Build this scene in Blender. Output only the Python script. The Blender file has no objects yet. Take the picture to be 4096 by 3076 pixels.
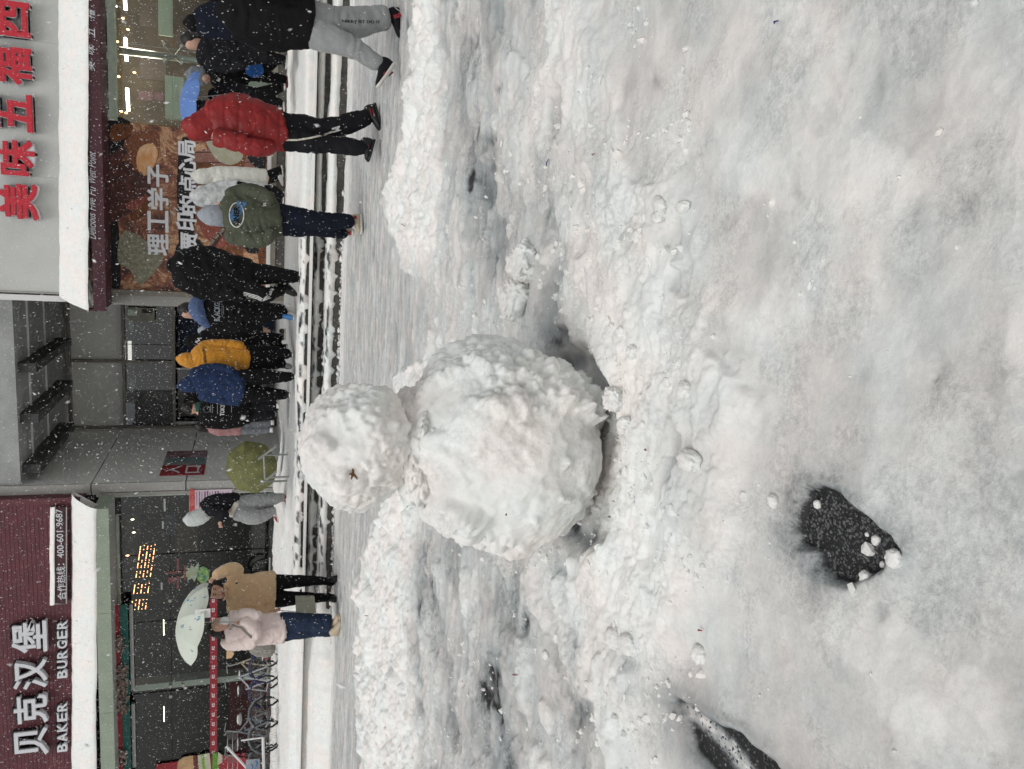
import bpy, bmesh, math, random
import numpy as np
from mathutils import Vector, Matrix
from mathutils.bvhtree import BVHTree

random.seed(7)
S = bpy.context.scene
COL = S.collection

# ------------------------------------------------------------------ camera
FPX, CX, CY = 3200.0, 2048.0, 1538.0
PITCH, YAW, ROLL = math.radians(18.46), math.radians(11.5), 0.008
CAM = Vector((0, 0, 1.18))
rv = Vector((math.cos(YAW), math.sin(YAW), 0))
dv = Vector((-math.sin(YAW), math.cos(YAW), 0))
zv = Vector((0, 0, 1))
FW = dv * math.cos(PITCH) - zv * math.sin(PITCH)
UP = dv * math.sin(PITCH) + zv * math.cos(PITCH)
RT = rv * math.cos(ROLL) + UP * math.sin(ROLL)
DN = -UP * math.cos(ROLL) + rv * math.sin(ROLL)
cd = bpy.data.cameras.new('camera')
cam = bpy.data.objects.new('camera', cd)
COL.objects.link(cam)
cd.sensor_fit = 'HORIZONTAL'; cd.sensor_width = 36
cd.lens = FPX / 4096 * 36
cd.clip_start = 0.05; cd.clip_end = 400
M = Matrix((DN, RT, -FW)).transposed().to_4x4()
M.translation = CAM
cam.matrix_world = M
S.camera = cam
cd.dof.use_dof = True; cd.dof.focus_distance = 2.6; cd.dof.aperture_fstop = 16

# ------------------------------------------------------------------ light
w = bpy.data.worlds.new('World'); S.world = w; w.use_nodes = True
nt = w.node_tree; nt.nodes.clear()
out = nt.nodes.new('ShaderNodeOutputWorld'); bg = nt.nodes.new('ShaderNodeBackground')
sky = nt.nodes.new('ShaderNodeTexSky'); sky.sky_type = 'NISHITA'; sky.sun_disc = False
SUN_EL, SUN_AZ = math.radians(58), math.radians(200)
sky.sun_elevation = SUN_EL; sky.sun_rotation = SUN_AZ
sky.air_density = 1.0; sky.dust_density = 4.0; sky.ozone_density = 0.5
hs = nt.nodes.new('ShaderNodeHueSaturation'); hs.inputs['Saturation'].default_value = 0.12
nt.links.new(sky.outputs[0], hs.inputs['Color']); nt.links.new(hs.outputs[0], bg.inputs[0])
bg.inputs[1].default_value = 0.11
nt.links.new(bg.outputs[0], out.inputs[0])
sl = bpy.data.lights.new('sun', 'SUN'); sl.energy = 0.9; sl.angle = math.radians(40)
sl.color = (1.0, 0.985, 0.96)
so = bpy.data.objects.new('sun', sl); COL.objects.link(so)
sdir = Vector((math.sin(SUN_AZ) * math.cos(SUN_EL), math.cos(SUN_AZ) * math.cos(SUN_EL), math.sin(SUN_EL)))
so.rotation_euler = sdir.to_track_quat('Z', 'Y').to_euler()
S.view_settings.view_transform = 'Standard'; S.view_settings.look = 'None'
S.view_settings.exposure = -0.12; S.view_settings.gamma = 1; S.view_settings.use_curve_mapping = False
S.cycles.use_denoising = True
S.cycles.max_bounces = 6; S.cycles.transparent_max_bounces = 12
S.cycles.sample_clamp_indirect = 4

# ------------------------------------------------------------------ pixel -> place
def ray(x, y):
    return FW + DN * ((x - CX) / FPX) + RT * ((CY - y) / FPX)
def on_y(x, y, Y):
    d = ray(x, y); return CAM + d * (Y / d.y)
def on_x(x, y, X):
    d = ray(x, y); return CAM + d * (X / d.x)
def on_z(x, y, z=0.0):
    d = ray(x, y); return CAM + d * ((z - CAM.z) / d.z)
def on_d(x, y, D):
    d = ray(x, y); return CAM + d * (D / d.dot(dv))
def pxm(D, x=1100):
    """metres per photo pixel at camera distance D"""
    return D / (ray(x, CY).dot(dv)) / FPX

# ------------------------------------------------------------------ noise
def _h(ix, iy, iz, seed):
    h = (ix.astype(np.int64) * 374761393 + iy.astype(np.int64) * 668265263 + iz * 2147483647 + seed * 1274126177) & 0xffffffff
    h = ((h ^ (h >> 13)) * 1274126177) & 0xffffffff
    h = ((h ^ (h >> 16)) * 2246822519) & 0xffffffff
    return ((h ^ (h >> 15)) & 0xffffff) / float(0xffffff)
def vn2(x, y, seed=0):
    ix, iy = np.floor(x), np.floor(y); fx, fy = x - ix, y - iy
    ux, uy = fx * fx * (3 - 2 * fx), fy * fy * (3 - 2 * fy)
    a = _h(ix, iy, 0, seed); b = _h(ix + 1, iy, 0, seed); c = _h(ix, iy + 1, 0, seed); d = _h(ix + 1, iy + 1, 0, seed)
    return (a + (b - a) * ux) * (1 - uy) + (c + (d - c) * ux) * uy
def fbm2(x, y, seed=0, o=4, g=0.5):
    s = 0; a = 1; t = 0
    for k in range(o):
        s = s + a * vn2(x * 2 ** k, y * 2 ** k, seed + k * 17); t += a; a *= g
    return s / t
def vn3(p, seed=0):
    i = np.floor(p); f = p - i; u = f * f * (3 - 2 * f); r = 0
    for dx in (0, 1):
        for dy in (0, 1):
            for dz in (0, 1):
                wgt = (u[:, 0] if dx else 1 - u[:, 0]) * (u[:, 1] if dy else 1 - u[:, 1]) * (u[:, 2] if dz else 1 - u[:, 2])
                r = r + wgt * _h(i[:, 0] + dx, i[:, 1] + dy, (i[:, 2] + dz).astype(np.int64), seed)
    return r
def fbm3(p, seed=0, o=4, g=0.5):
    s = 0; a = 1; t = 0
    for k in range(o):
        s = s + a * vn3(p * 2 ** k, seed + 13 * k); t += a; a *= g
    return s / t
def domes2(x, y, cell, seed, rmin=.3, rmax=.75, keep=.8):
    """height field of half-buried lumps, one per jittered cell"""
    X, Y = x / cell, y / cell; ix, iy = np.floor(X), np.floor(Y); best = np.zeros_like(x)
    for dx in (-1, 0, 1):
        for dy in (-1, 0, 1):
            cx, cy = ix + dx, iy + dy
            px = cx + _h(cx, cy, 1, seed); py = cy + _h(cx, cy, 2, seed)
            r = rmin + (rmax - rmin) * _h(cx, cy, 3, seed) ** 1.5
            k = _h(cx, cy, 4, seed) < keep
            q = _h(cx, cy, 5, seed) * .7 + .65
            d2 = ((X - px) * q) ** 2 + ((Y - py) / q) ** 2
            best = np.maximum(best, np.where(k, np.sqrt(np.maximum(0, r * r - d2)), 0))
    return best * cell
def domes3(p, cell, seed, rmin=.35, rmax=.8, keep=.8):
    P = p / cell; i = np.floor(P); best = np.zeros(len(p))
    for dx in (-1, 0, 1):
        for dy in (-1, 0, 1):
            for dz in (-1, 0, 1):
                c = i + np.array((dx, dy, dz)); zi = c[:, 2].astype(np.int64)
                q = np.stack([c[:, 0] + _h(c[:, 0], c[:, 1], zi, seed + 1), c[:, 1] + _h(c[:, 0], c[:, 1], zi, seed + 2), c[:, 2] + _h(c[:, 0], c[:, 1], zi, seed + 3)], 1)
                r = rmin + (rmax - rmin) * _h(c[:, 0], c[:, 1], zi, seed + 4)
                k = _h(c[:, 0], c[:, 1], zi, seed + 5) < keep
                d2 = ((P - q) ** 2).sum(1)
                best = np.maximum(best, np.where(k, np.sqrt(np.maximum(0, r * r - d2)), 0))
    return best * cell
def smooth(a, b, x):
    t = np.clip((x - a) / (b - a), 0, 1); return t * t * (3 - 2 * t)

# ------------------------------------------------------------------ materials
def mat(name, col, rough=0.7, var=0.0, vscale=8.0, bump=0.0, bscale=40.0, spec=0.4, sheen=0.0, metal=0.0, emit=None, col2=None, coat=0.0, stretch=None):
    m = bpy.data.materials.new(name); m.use_nodes = True
    n = m.node_tree; b = n.nodes['Principled BSDF']; L = n.links.new
    b.inputs['Base Color'].default_value = (*col, 1); b.inputs['Roughness'].default_value = rough
    b.inputs['Specular IOR Level'].default_value = spec; b.inputs['Metallic'].default_value = metal
    b.inputs['Sheen Weight'].default_value = sheen; b.inputs['Coat Weight'].default_value = coat
    if emit:
        b.inputs['Emission Color'].default_value = (*col, 1); b.inputs['Emission Strength'].default_value = emit
    tc = None
    def coords():
        nonlocal tc
        if tc is None:
            t = n.nodes.new('ShaderNodeTexCoord'); mp = n.nodes.new('ShaderNodeMapping')
            L(t.outputs['Object'], mp.inputs[0])
            if stretch: mp.inputs['Scale'].default_value = stretch
            tc = mp.outputs[0]
        return tc
    if var or col2:
        nz = n.nodes.new('ShaderNodeTexNoise'); nz.inputs['Scale'].default_value = vscale
        nz.inputs['Detail'].default_value = 6; nz.inputs['Roughness'].default_value = 0.65
        L(coords(), nz.inputs['Vector'])
        rp = n.nodes.new('ShaderNodeValToRGB')
        c2 = col2 if col2 else tuple(min(1, c * (1 + var)) for c in col)
        c1 = col if col2 else tuple(c * (1 - var) for c in col)
        rp.color_ramp.elements[0].position = .35; rp.color_ramp.elements[1].position = .65
        rp.color_ramp.elements[0].color = (*c1, 1); rp.color_ramp.elements[1].color = (*c2, 1)
        L(nz.outputs[0], rp.inputs[0]); L(rp.outputs[0], b.inputs['Base Color'])
        mr = n.nodes.new('ShaderNodeMapRange'); mr.inputs[3].default_value = max(0.03, rough - .12); mr.inputs[4].default_value = min(1, rough + .12)
        L(nz.outputs[0], mr.inputs[0]); L(mr.outputs[0], b.inputs['Roughness'])
    if bump:
        nb = n.nodes.new('ShaderNodeTexNoise'); nb.inputs['Scale'].default_value = bscale; nb.inputs['Detail'].default_value = 5
        L(coords(), nb.inputs['Vector'])
        bp = n.nodes.new('ShaderNodeBump'); bp.inputs['Strength'].default_value = bump; bp.inputs['Distance'].default_value = 0.01
        L(nb.outputs[0], bp.inputs['Height']); L(bp.outputs[0], b.inputs['Normal'])
    return m

def snow_mat(name, grain=90.0, ground=True, bumpd=0.006):
    """attribute 'dep' is how much snow lies there: 0 bare asphalt, .5 packed grey ice, 1 clean snow"""
    m = bpy.data.materials.new(name); m.use_nodes = True
    n = m.node_tree; b = n.nodes['Principled BSDF']; L = n.links.new
    at = n.nodes.new('ShaderNodeAttribute'); at.attribute_name = 'dep'
    t = n.nodes.new('ShaderNodeTexCoord')
    nz = n.nodes.new('ShaderNodeTexNoise'); nz.inputs['Scale'].default_value = grain; nz.inputs['Detail'].default_value = 4; nz.inputs['Roughness'].default_value = .7
    L(t.outputs['Object'], nz.inputs['Vector'])
    n2 = n.nodes.new('ShaderNodeTexNoise'); n2.inputs['Scale'].default_value = grain * .16; n2.inputs['Detail'].default_value = 5; n2.inputs['Roughness'].default_value = .6
    L(t.outputs['Object'], n2.inputs['Vector'])
    # depth + a little grain
    ma = n.nodes.new('ShaderNodeMath'); ma.operation = 'MULTIPLY_ADD'; ma.inputs[1].default_value = 0.22; ma.inputs[2].default_value = -0.11
    L(nz.outputs[0], ma.inputs[0])
    mb = n.nodes.new('ShaderNodeMath'); mb.operation = 'MULTIPLY_ADD'; mb.inputs[1].default_value = 0.26; mb.inputs[2].default_value = -0.13
    L(n2.outputs[0], mb.inputs[0])
    s1 = n.nodes.new('ShaderNodeMath'); s1.operation = 'ADD'; L(ma.outputs[0], s1.inputs[0]); L(mb.outputs[0], s1.inputs[1])
    s2 = n.nodes.new('ShaderNodeMath'); s2.operation = 'ADD'; L(s1.outputs[0], s2.inputs[0]); L(at.outputs['Fac'], s2.inputs[1])
    rp = n.nodes.new('ShaderNodeValToRGB'); cr = rp.color_ramp
    stops = [(0.0, (.018, .018, .019)), (.14, (.026, .026, .027)), (.22, (.12, .125, .13)), (.36, (.30, .315, .32)), (.55, (.505, .505, .50)), (.78, (.73, .72, .705)), (1.0, (.90, .885, .865))]
    cr.elements[0].position = stops[0][0]; cr.elements[0].color = (*stops[0][1], 1)
    cr.elements[1].position = stops[-1][0]; cr.elements[1].color = (*stops[-1][1], 1)
    for p, c in stops[1:-1]:
        e = cr.elements.new(p); e.color = (*c, 1)
    L(s2.outputs[0], rp.inputs[0])
    # crusty patches with their own crisp grain
    pm = n.nodes.new('ShaderNodeTexNoise'); pm.inputs['Scale'].default_value = 2.6; pm.inputs['Detail'].default_value = 5; pm.inputs['Roughness'].default_value = .62; L(t.outputs['Object'], pm.inputs['Vector'])
    pr = n.nodes.new('ShaderNodeMapRange'); pr.interpolation_type = 'SMOOTHSTEP'; pr.inputs[1].default_value = .47; pr.inputs[2].default_value = .56; L(pm.outputs[0], pr.inputs[0])
    n4 = n.nodes.new('ShaderNodeTexNoise'); n4.inputs['Scale'].default_value = grain * .5; n4.inputs['Detail'].default_value = 8; n4.inputs['Roughness'].default_value = .75; L(t.outputs['Object'], n4.inputs['Vector'])
    q4 = n.nodes.new('ShaderNodeMapRange'); q4.inputs[1].default_value = .40; q4.inputs[2].default_value = .60; q4.inputs[3].default_value = -.06; q4.inputs[4].default_value = .09; L(n4.outputs[0], q4.inputs[0])
    k4 = n.nodes.new('ShaderNodeMath'); k4.operation = 'MULTIPLY'; L(q4.outputs[0], k4.inputs[0]); L(pr.outputs[0], k4.inputs[1])
    s3 = n.nodes.new('ShaderNodeMath'); s3.operation = 'ADD'; L(s2.outputs[0], s3.inputs[0]); L(k4.outputs[0], s3.inputs[1]); L(s3.outputs[0], rp.inputs[0])
    # cool or warm cast of the ice
    n3 = n.nodes.new('ShaderNodeTexNoise'); n3.inputs['Scale'].default_value = 3.2; n3.inputs['Detail'].default_value = 3
    L(t.outputs['Object'], n3.inputs['Vector'])
    r3 = n.nodes.new('ShaderNodeValToRGB'); r3.color_ramp.elements[0].position = .38; r3.color_ramp.elements[1].position = .62
    r3.color_ramp.elements[0].color = (1.0, .972, .95, 1); r3.color_ramp.elements[1].color = (.945, .99, .985, 1)
    L(n3.outputs[0], r3.inputs[0])
    mx = n.nodes.new('ShaderNodeMix'); mx.data_type = 'RGBA'; mx.blend_type = 'MULTIPLY'; mx.inputs[0].default_value = 1
    L(rp.outputs[0], mx.inputs[6]); L(r3.outputs[0], mx.inputs[7]); L(mx.outputs[2], b.inputs['Base Color'])
    rr = n.nodes.new('ShaderNodeMapRange'); rr.inputs[1].default_value = .12; rr.inputs[2].default_value = .6; rr.inputs[3].default_value = .32; rr.inputs[4].default_value = .9
    L(s2.outputs[0], rr.inputs[0]); L(rr.outputs[0], b.inputs['Roughness'])
    b.inputs['Specular IOR Level'].default_value = .35
    b1 = n.nodes.new('ShaderNodeBump'); b1.inputs['Strength'].default_value = .6; b1.inputs['Distance'].default_value = bumpd
    L(n2.outputs[0], b1.inputs['Height'])
    b0 = n.nodes.new('ShaderNodeBump'); b0.inputs['Distance'].default_value = bumpd * .9; L(n4.outputs[0], b0.inputs['Height']); pq = n.nodes.new('ShaderNodeMath'); pq.operation = 'MULTIPLY'; pq.inputs[1].default_value = .7; L(pr.outputs[0], pq.inputs[0]); L(pq.outputs[0], b0.inputs['Strength']); L(b0.outputs[0], b1.inputs['Normal'])
    b2 = n.nodes.new('ShaderNodeBump'); b2.inputs['Strength'].default_value = .7; b2.inputs['Distance'].default_value = bumpd * .35
    L(nz.outputs[0], b2.inputs['Height']); L(b1.outputs[0], b2.inputs['Normal']); L(b2.outputs[0], b.inputs['Normal'])
    return m

def glass_mat(name, tint, refl):
    m = bpy.data.materials.new(name); m.use_nodes = True; n = m.node_tree; n.nodes.clear(); L = n.links.new
    o = n.nodes.new('ShaderNodeOutputMaterial'); mx = n.nodes.new('ShaderNodeMixShader')
    tr = n.nodes.new('ShaderNodeBsdfTransparent'); tr.inputs[0].default_value = (*tint, 1)
    gl = n.nodes.new('ShaderNodeBsdfGlossy'); gl.inputs['Roughness'].default_value = .04
    mx.inputs[0].default_value = refl
    L(tr.outputs[0], mx.inputs[1]); L(gl.outputs[0], mx.inputs[2]); L(mx.outputs[0], o.inputs[0])
    return m

# ------------------------------------------------------------------ object helpers
def link(name, me, m=None, parent=None):
    o = bpy.data.objects.new(name, me); COL.objects.link(o)
    if m is not None and me is not None:
        me.materials.clear(); me.materials.append(m)
    if parent is not None:
        o.parent = parent
        o.matrix_parent_inverse = Matrix.Translation(-Vector(parent.location)) if parent.parent is None else Matrix.Identity(4)
        if parent.parent is not None:
            # parent lives in its own parent's space; all meshes are written in world space
            o.matrix_parent_inverse = parent_inv(parent)
    return o
def world_of(o):
    mtx = Matrix.LocRotScale(o.location, o.rotation_euler, o.scale)
    return mtx if o.parent is None else world_of(o.parent) @ o.matrix_parent_inverse @ mtx
def parent_inv(p):
    return world_of(p).inverted()
def tag(o, label, cat, group=None):
    o['label'] = label; o['category'] = cat
    if group: o['group'] = group
    return o
def thing(name, label, cat, loc, group=None):
    o = bpy.data.objects.new(name, None); COL.objects.link(o); o.location = Vector(loc)
    o.empty_display_size = .1
    return tag(o, label, cat, group)
def structure(name, me, m):
    o = link(name, me, m); o['kind'] = 'structure'; return o
def mesh_np(name, co, faces, smooth_=True, dep=None):
    """co (n,3); faces (m,k) int"""
    me = bpy.data.meshes.new(name); nV = len(co); k = faces.shape[1]; nF = len(faces)
    me.vertices.add(nV); me.vertices.foreach_set('co', np.ascontiguousarray(co, dtype=np.float32).ravel())
    me.loops.add(nF * k); me.loops.foreach_set('vertex_index', np.ascontiguousarray(faces, dtype=np.int32).ravel())
    me.polygons.add(nF); me.polygons.foreach_set('loop_start', np.arange(0, nF * k, k, dtype=np.int32))
    me.polygons.foreach_set('use_smooth', np.full(nF, smooth_))
    me.update(calc_edges=True)
    if dep is not None:
        a = me.attributes.new('dep', 'FLOAT', 'POINT'); a.data.foreach_set('value', np.ascontiguousarray(dep, dtype=np.float32).ravel())
    return me
def grid_faces(R, C):
    i = np.arange(R - 1)[:, None] * C + np.arange(C - 1)[None, :]
    i = i.ravel(); return np.stack([i, i + 1, i + C + 1, i + C], 1)
class MB:
    """collects shapes, then links them as ONE mesh"""
    def __init__(s): s.b = bmesh.new()
    def box(s, a, b, bev=0.0):
        lo = [min(a[i], b[i]) for i in range(3)]; hi = [max(a[i], b[i]) for i in range(3)]
        r = bmesh.ops.create_cube(s.b, size=1)['verts']
        for v in r: v.co = Vector([lo[i] + (v.co[i] + .5) * (hi[i] - lo[i]) for i in range(3)])
        if bev:
            es = {e for v in r for e in v.link_edges}
            bmesh.ops.bevel(s.b, geom=list(es), offset=bev, segments=2, affect='EDGES')
        return s
    def tube(s, pts, r, seg=8, closed=False):
        pts = [Vector(p) for p in pts]; rings = []; n = len(pts)
        rr = r if isinstance(r, (list, tuple)) else [r] * n
        for i, p in enumerate(pts):
            if closed: t = pts[(i + 1) % n] - pts[i - 1]
            else: t = pts[min(i + 1, n - 1)] - pts[max(i - 1, 0)]
            t = t.normalized(); a = t.cross(Vector((0.13, 0.21, 1)) if abs(t.z) < .9 else Vector((1, 0.2, 0))).normalized(); b = t.cross(a)
            rings.append([s.b.verts.new(p + (a * math.cos(2 * math.pi * k / seg) + b * math.sin(2 * math.pi * k / seg)) * rr[i]) for k in range(seg)])
        for i in range(n if closed else n - 1):
            A, B = rings[i], rings[(i + 1) % n]
            for k in range(seg): s.b.faces.new((A[k], A[(k + 1) % seg], B[(k + 1) % seg], B[k]))
        if not closed:
            s.b.faces.new(rings[0][::-1]); s.b.faces.new(rings[-1])
        return s
    def prism(s, poly, off):
        """poly: list of 3-D points in a plane, off: extrusion vector"""
        A = [s.b.verts.new(Vector(p)) for p in poly]; B = [s.b.verts.new(Vector(p) + Vector(off)) for p in poly]
        s.b.faces.new(A[::-1]); s.b.faces.new(B); n = len(A)
        for i in range(n): s.b.faces.new((A[i], A[(i + 1) % n], B[(i + 1) % n], B[i]))
        return s
    def ball(s, c, r, sub=2, sc=(1, 1, 1)):
        vs = bmesh.ops.create_icosphere(s.b, subdivisions=sub, radius=r)['verts']
        for v in vs: v.co = Vector((v.co.x * sc[0], v.co.y * sc[1], v.co.z * sc[2])) + Vector(c)
        return s
    def build(s, name, m, parent=None, smooth_=False):
        bmesh.ops.recalc_face_normals(s.b, faces=s.b.faces[:])
        me = bpy.data.meshes.new(name); s.b.to_mesh(me); s.b.free()
        if smooth_:
            for p in me.polygons: p.use_smooth = True
        return link(name, me, m, parent)
def slab(x0, x1, ya, yb, Y, depth, mb=None):
    """axis-aligned box whose front face covers photo rows x0..x1 and columns ya..yb on the plane Y"""
    c = [on_y(x, y, Y) for x in (x0, x1) for y in (ya, yb)]
    Xa = (c[0].x + c[2].x) / 2; Xb = (c[1].x + c[3].x) / 2; Z0 = (c[0].z + c[1].z) / 2; Z1 = (c[2].z + c[3].z) / 2
    mb = mb or MB(); mb.box((Xa, Y, Z0), (Xb, Y + depth, Z1)); return mb
def loft_obj(name, m, x0, x1, ya, yb, Y, depth, parent=None): return slab(x0, x1, ya, yb, Y, depth).build(name, m, parent)

_tc = {}
def text_mesh(txt, size, extr=0.0, bold=0.0, shear=0.0, align='CENTER', space=1.0):
    cu = bpy.data.curves.new('lettering', 'FONT'); cu.body = txt; cu.size = size; cu.extrude = extr; cu.offset = bold
    cu.shear = shear; cu.align_x = align; cu.align_y = 'CENTER'; cu.space_character = space; cu.resolution_u = 3
    o = bpy.data.objects.new('lettering', cu); COL.objects.link(o)
    bpy.context.view_layer.update()
    me = bpy.data.meshes.new_from_object(o.evaluated_get(bpy.context.evaluated_depsgraph_get()))
    bpy.data.objects.remove(o); bpy.data.curves.remove(cu)
    return me
def fit_text(name, txt, m, parent, c, width, height, right, up, extr=.01, bold=0.0, shear=0.0, label=None, space=1.0, fat=0.0):
    """lettering scaled to width x height around the point c (right, up: unit vectors of its plane)"""
    me = text_mesh(txt, 1.0, 0.02, bold, shear, space=space)
    n = len(me.vertices); co = np.zeros(n * 3, np.float32); me.vertices.foreach_get('co', co); co = co.reshape(-1, 3)
    lo, hi = co.min(0), co.max(0); co = (co - (lo + hi) / 2) / np.maximum(hi - lo, 1e-6)
    right, up = Vector(right), Vector(up); nrm = right.cross(up)
    w_ = width if width else height * (hi[0] - lo[0]) / (hi[1] - lo[1])
    P = np.array(c)[None] + co[:, :1] * w_ * np.array(right)[None] + co[:, 1:2] * height * np.array(up)[None] + co[:, 2:3] * extr * np.array(nrm)[None]
    me.vertices.foreach_set('co', P.astype(np.float32).ravel()); me.update(); me.name = name
    if fat:
        b = bmesh.new()
        for k, (fx, fz) in enumerate(((-1, -1), (1, -1), (-1, 1), (1, 1), (0, 0))):
            m2 = me.copy(); m2.transform(Matrix.Translation(right * fx * fat + up * fz * fat + nrm * (.0012 * k))); b.from_mesh(m2); bpy.data.meshes.remove(m2)
        b.to_mesh(me); b.free()
    o = link(name, me, m, parent)
    if label: o['label'] = label
    return o
# ------------------------------------------------------------------ ground
M_SNOW = snow_mat('packed_snow')
M_SNOWC = snow_mat('clean_snow', grain=60.0, bumpd=0.005)
M_STONE = mat('step_stone', (.075, .072, .066), .8, var=.35, vscale=14, bump=.5, bscale=60)

def pix(X, Y, Z=0.0):
    dx, dy, dz = X - CAM.x, Y - CAM.y, Z - CAM.z
    f = dx * FW.x + dy * FW.y + dz * FW.z
    return CX + FPX * (dx * DN.x + dy * DN.y + dz * DN.z) / f, CY - FPX * (dx * RT.x + dy * RT.y + dz * RT.z) / f
def poly_sd(px, py, poly):
    """signed distance to a polygon, negative inside"""
    d = np.full_like(px, 1e18); ins = np.zeros(px.shape, bool); n = len(poly)
    for i in range(n):
        ax, ay = poly[i]; bx, by = poly[(i + 1) % n]
        ex, ey = bx - ax, by - ay; wx, wy = px - ax, py - ay
        t = np.clip((wx * ex + wy * ey) / (ex * ex + ey * ey), 0, 1)
        d = np.minimum(d, (wx - t * ex) ** 2 + (wy - t * ey) ** 2)
        c = ((ay > py) != (by > py)) & (px < (bx - ax) * (py - ay) / (by - ay + 1e-12) + ax); ins ^= c
    d = np.sqrt(d); return np.where(ins, -d, d)

HEAP_FAR = ([-400, 0, 200, 400, 520, 660, 760, 860, 960, 1080, 1130, 1190, 1380, 1430, 1500, 1580, 1900, 2050, 2200, 2350, 2450, 2700, 2900, 3076, 3500],
            [1700, 1680, 1665, 1650, 1635, 1615, 1555, 1560, 1590, 1610, 1760, 1960, 1960, 1740, 1590, 1590, 1620, 1545, 1480, 1440, 1450, 1445, 1460, 1475, 1500])
HEAP_NEAR = ([-400, 0, 300, 600, 900, 1080, 1250, 1500, 1900, 2100, 2300, 2600, 3076, 3500],
             [1760, 1745, 1750, 1760, 1745, 1740, 1990, 1750, 1690, 1660, 1620, 1620, 1670, 1700])
FORE = ([-400, 0, 400, 800, 1100, 1400, 1600, 1850, 2100, 2400, 2700, 2900, 3076, 3500],
        [2300, 2350, 2560, 2700, 2800, 2950, 2980, 2900, 2950, 2780, 2680, 2560, 2500, 2450])
ASPHALT = [[(3196, 2050), (3222, 1972), (3280, 1948), (3350, 1972), (3400, 2030), (3440, 2050), (3490, 2080), (3520, 2120), (3560, 2150), (3605, 2210), (3560, 2240), (3545, 2275), (3500, 2290), (3450, 2300), (3400, 2335), (3330, 2315), (3275, 2265), (3260, 2200), (3196, 2175), (3180, 2105)],
           [(2700, 2800), (2760, 2825), (2830, 2890), (2880, 2910), (2960, 2940), (3030, 3000), (3110, 3090), (3300, 3260), (3150, 3330), (2960, 3200), (2850, 3090), (2780, 3000), (2745, 2900)]]
# (row, column, half row, half column, how bare; at the shoes, prints plus painted contact shade)
SPOTS = [(2245, 1345, 44, 36, .62), (2430, 1560, 45, 80, .72), (2440, 1690, 30, 60, .75), (2210, 860, 26, 60, .42), (2215, 930, 34, 60, .50), (2250, 1010, 60, 60, .42), (2275, 1090, 45, 60, .34),
         (2530, 2655, 35, 45, .66), (2480, 2590, 40, 40, .3), (2260, 2300, 30, 26, .25), (2270, 2130, 70, 60, .4), (1975, 2710, 26, 60, .55), (1990, 2870, 20, 40, .60), (1970, 2790, 34, 60, .42), (2310, 2850, 36, 60, .55), (2250, 2790, 34, 50, .35),
         (2110, 2500, 22, 60, .5), (2160, 2570, 26, 40, .4), (2320, 2600, 26, 60, .4), (1905, 280, 9, 60, .62), (1900, 180, 8, 60, .45), (1925, 500, 8, 60, .55), (1905, 740, 9, 60, .6), (1990, 590, 24, 50, .42), (2010, 360, 14, 24, .35), (1965, 520, 20, 90, .30),
         (1740, 2350, 30, 90, .40), (1690, 2420, 18, 60, .35), (1820, 2650, 50, 60, .20), (1700, 2800, 16, 70, .32), (1810, 650, 34, 60, .22),
         (2760, 1215, 45, 70, .34), (2815, 1180, 40, 60, .3), (2800, 1320, 60, 90, .2), (2920, 880, 40, 45, .3), (3540, 330, 60, 110, .26), (3400, 250, 30, 40, .24), (3830, 870, 50, 60, .3), (3200, 760, 36, 36, .2), (3740, 1480, 60, 110, .32), (3730, 1530, 14, 12, .45),
         (3450, 1520, 40, 50, .26), (3180, 1480, 50, 60, .16), (4060, 300, 70, 160, .16), (3980, 60, 60, 80, .2), (2740, 350, 40, 70, .2), (2640, 330, 20, 40, .26), (3560, 560, 50, 60, .16), (3800, 3000, 90, 60, .15), (4070, 2180, 40, 60, .2), (3050, 2780, 120, 90, .1), (3520, 2420, 30, 40, .4), (3600, 2560, 40, 50, .12),
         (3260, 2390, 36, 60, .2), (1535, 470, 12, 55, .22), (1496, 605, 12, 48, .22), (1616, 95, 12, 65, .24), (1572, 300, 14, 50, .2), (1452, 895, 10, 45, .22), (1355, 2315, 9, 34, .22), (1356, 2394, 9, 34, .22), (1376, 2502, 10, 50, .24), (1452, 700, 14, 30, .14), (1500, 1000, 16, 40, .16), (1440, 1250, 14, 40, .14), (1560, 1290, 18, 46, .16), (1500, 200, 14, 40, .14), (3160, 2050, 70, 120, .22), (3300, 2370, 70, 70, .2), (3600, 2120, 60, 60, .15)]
RUTS = [([(1760, 60), (1860, 420), (1935, 780), (1960, 1080)], 26, .035), ([(2170, 640), (2195, 860), (2230, 1090), (2250, 1320)], 40, .04), ([(1985, 560), (1960, 900)], 22, .03),
        ([(1700, 2180), (1730, 2360), (1790, 2640), (1830, 2990)], 22, .04), ([(1940, 2660), (2010, 2900), (2060, 3120)], 34, .04), ([(2260, 2240), (2330, 2600), (2400, 2960)], 30, .03)]
def seg_d(px, py, pts):
    d = np.full_like(px, 1e18)
    for (ax, ay), (bx, by) in zip(pts[:-1], pts[1:]):
        ex, ey = bx - ax, by - ay; t = np.clip(((px - ax) * ex + (py - ay) * ey) / (ex * ex + ey * ey), 0, 1)
        d = np.minimum(d, (px - ax - t * ex) ** 2 + (py - ay - t * ey) ** 2)
    return np.sqrt(d)

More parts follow.
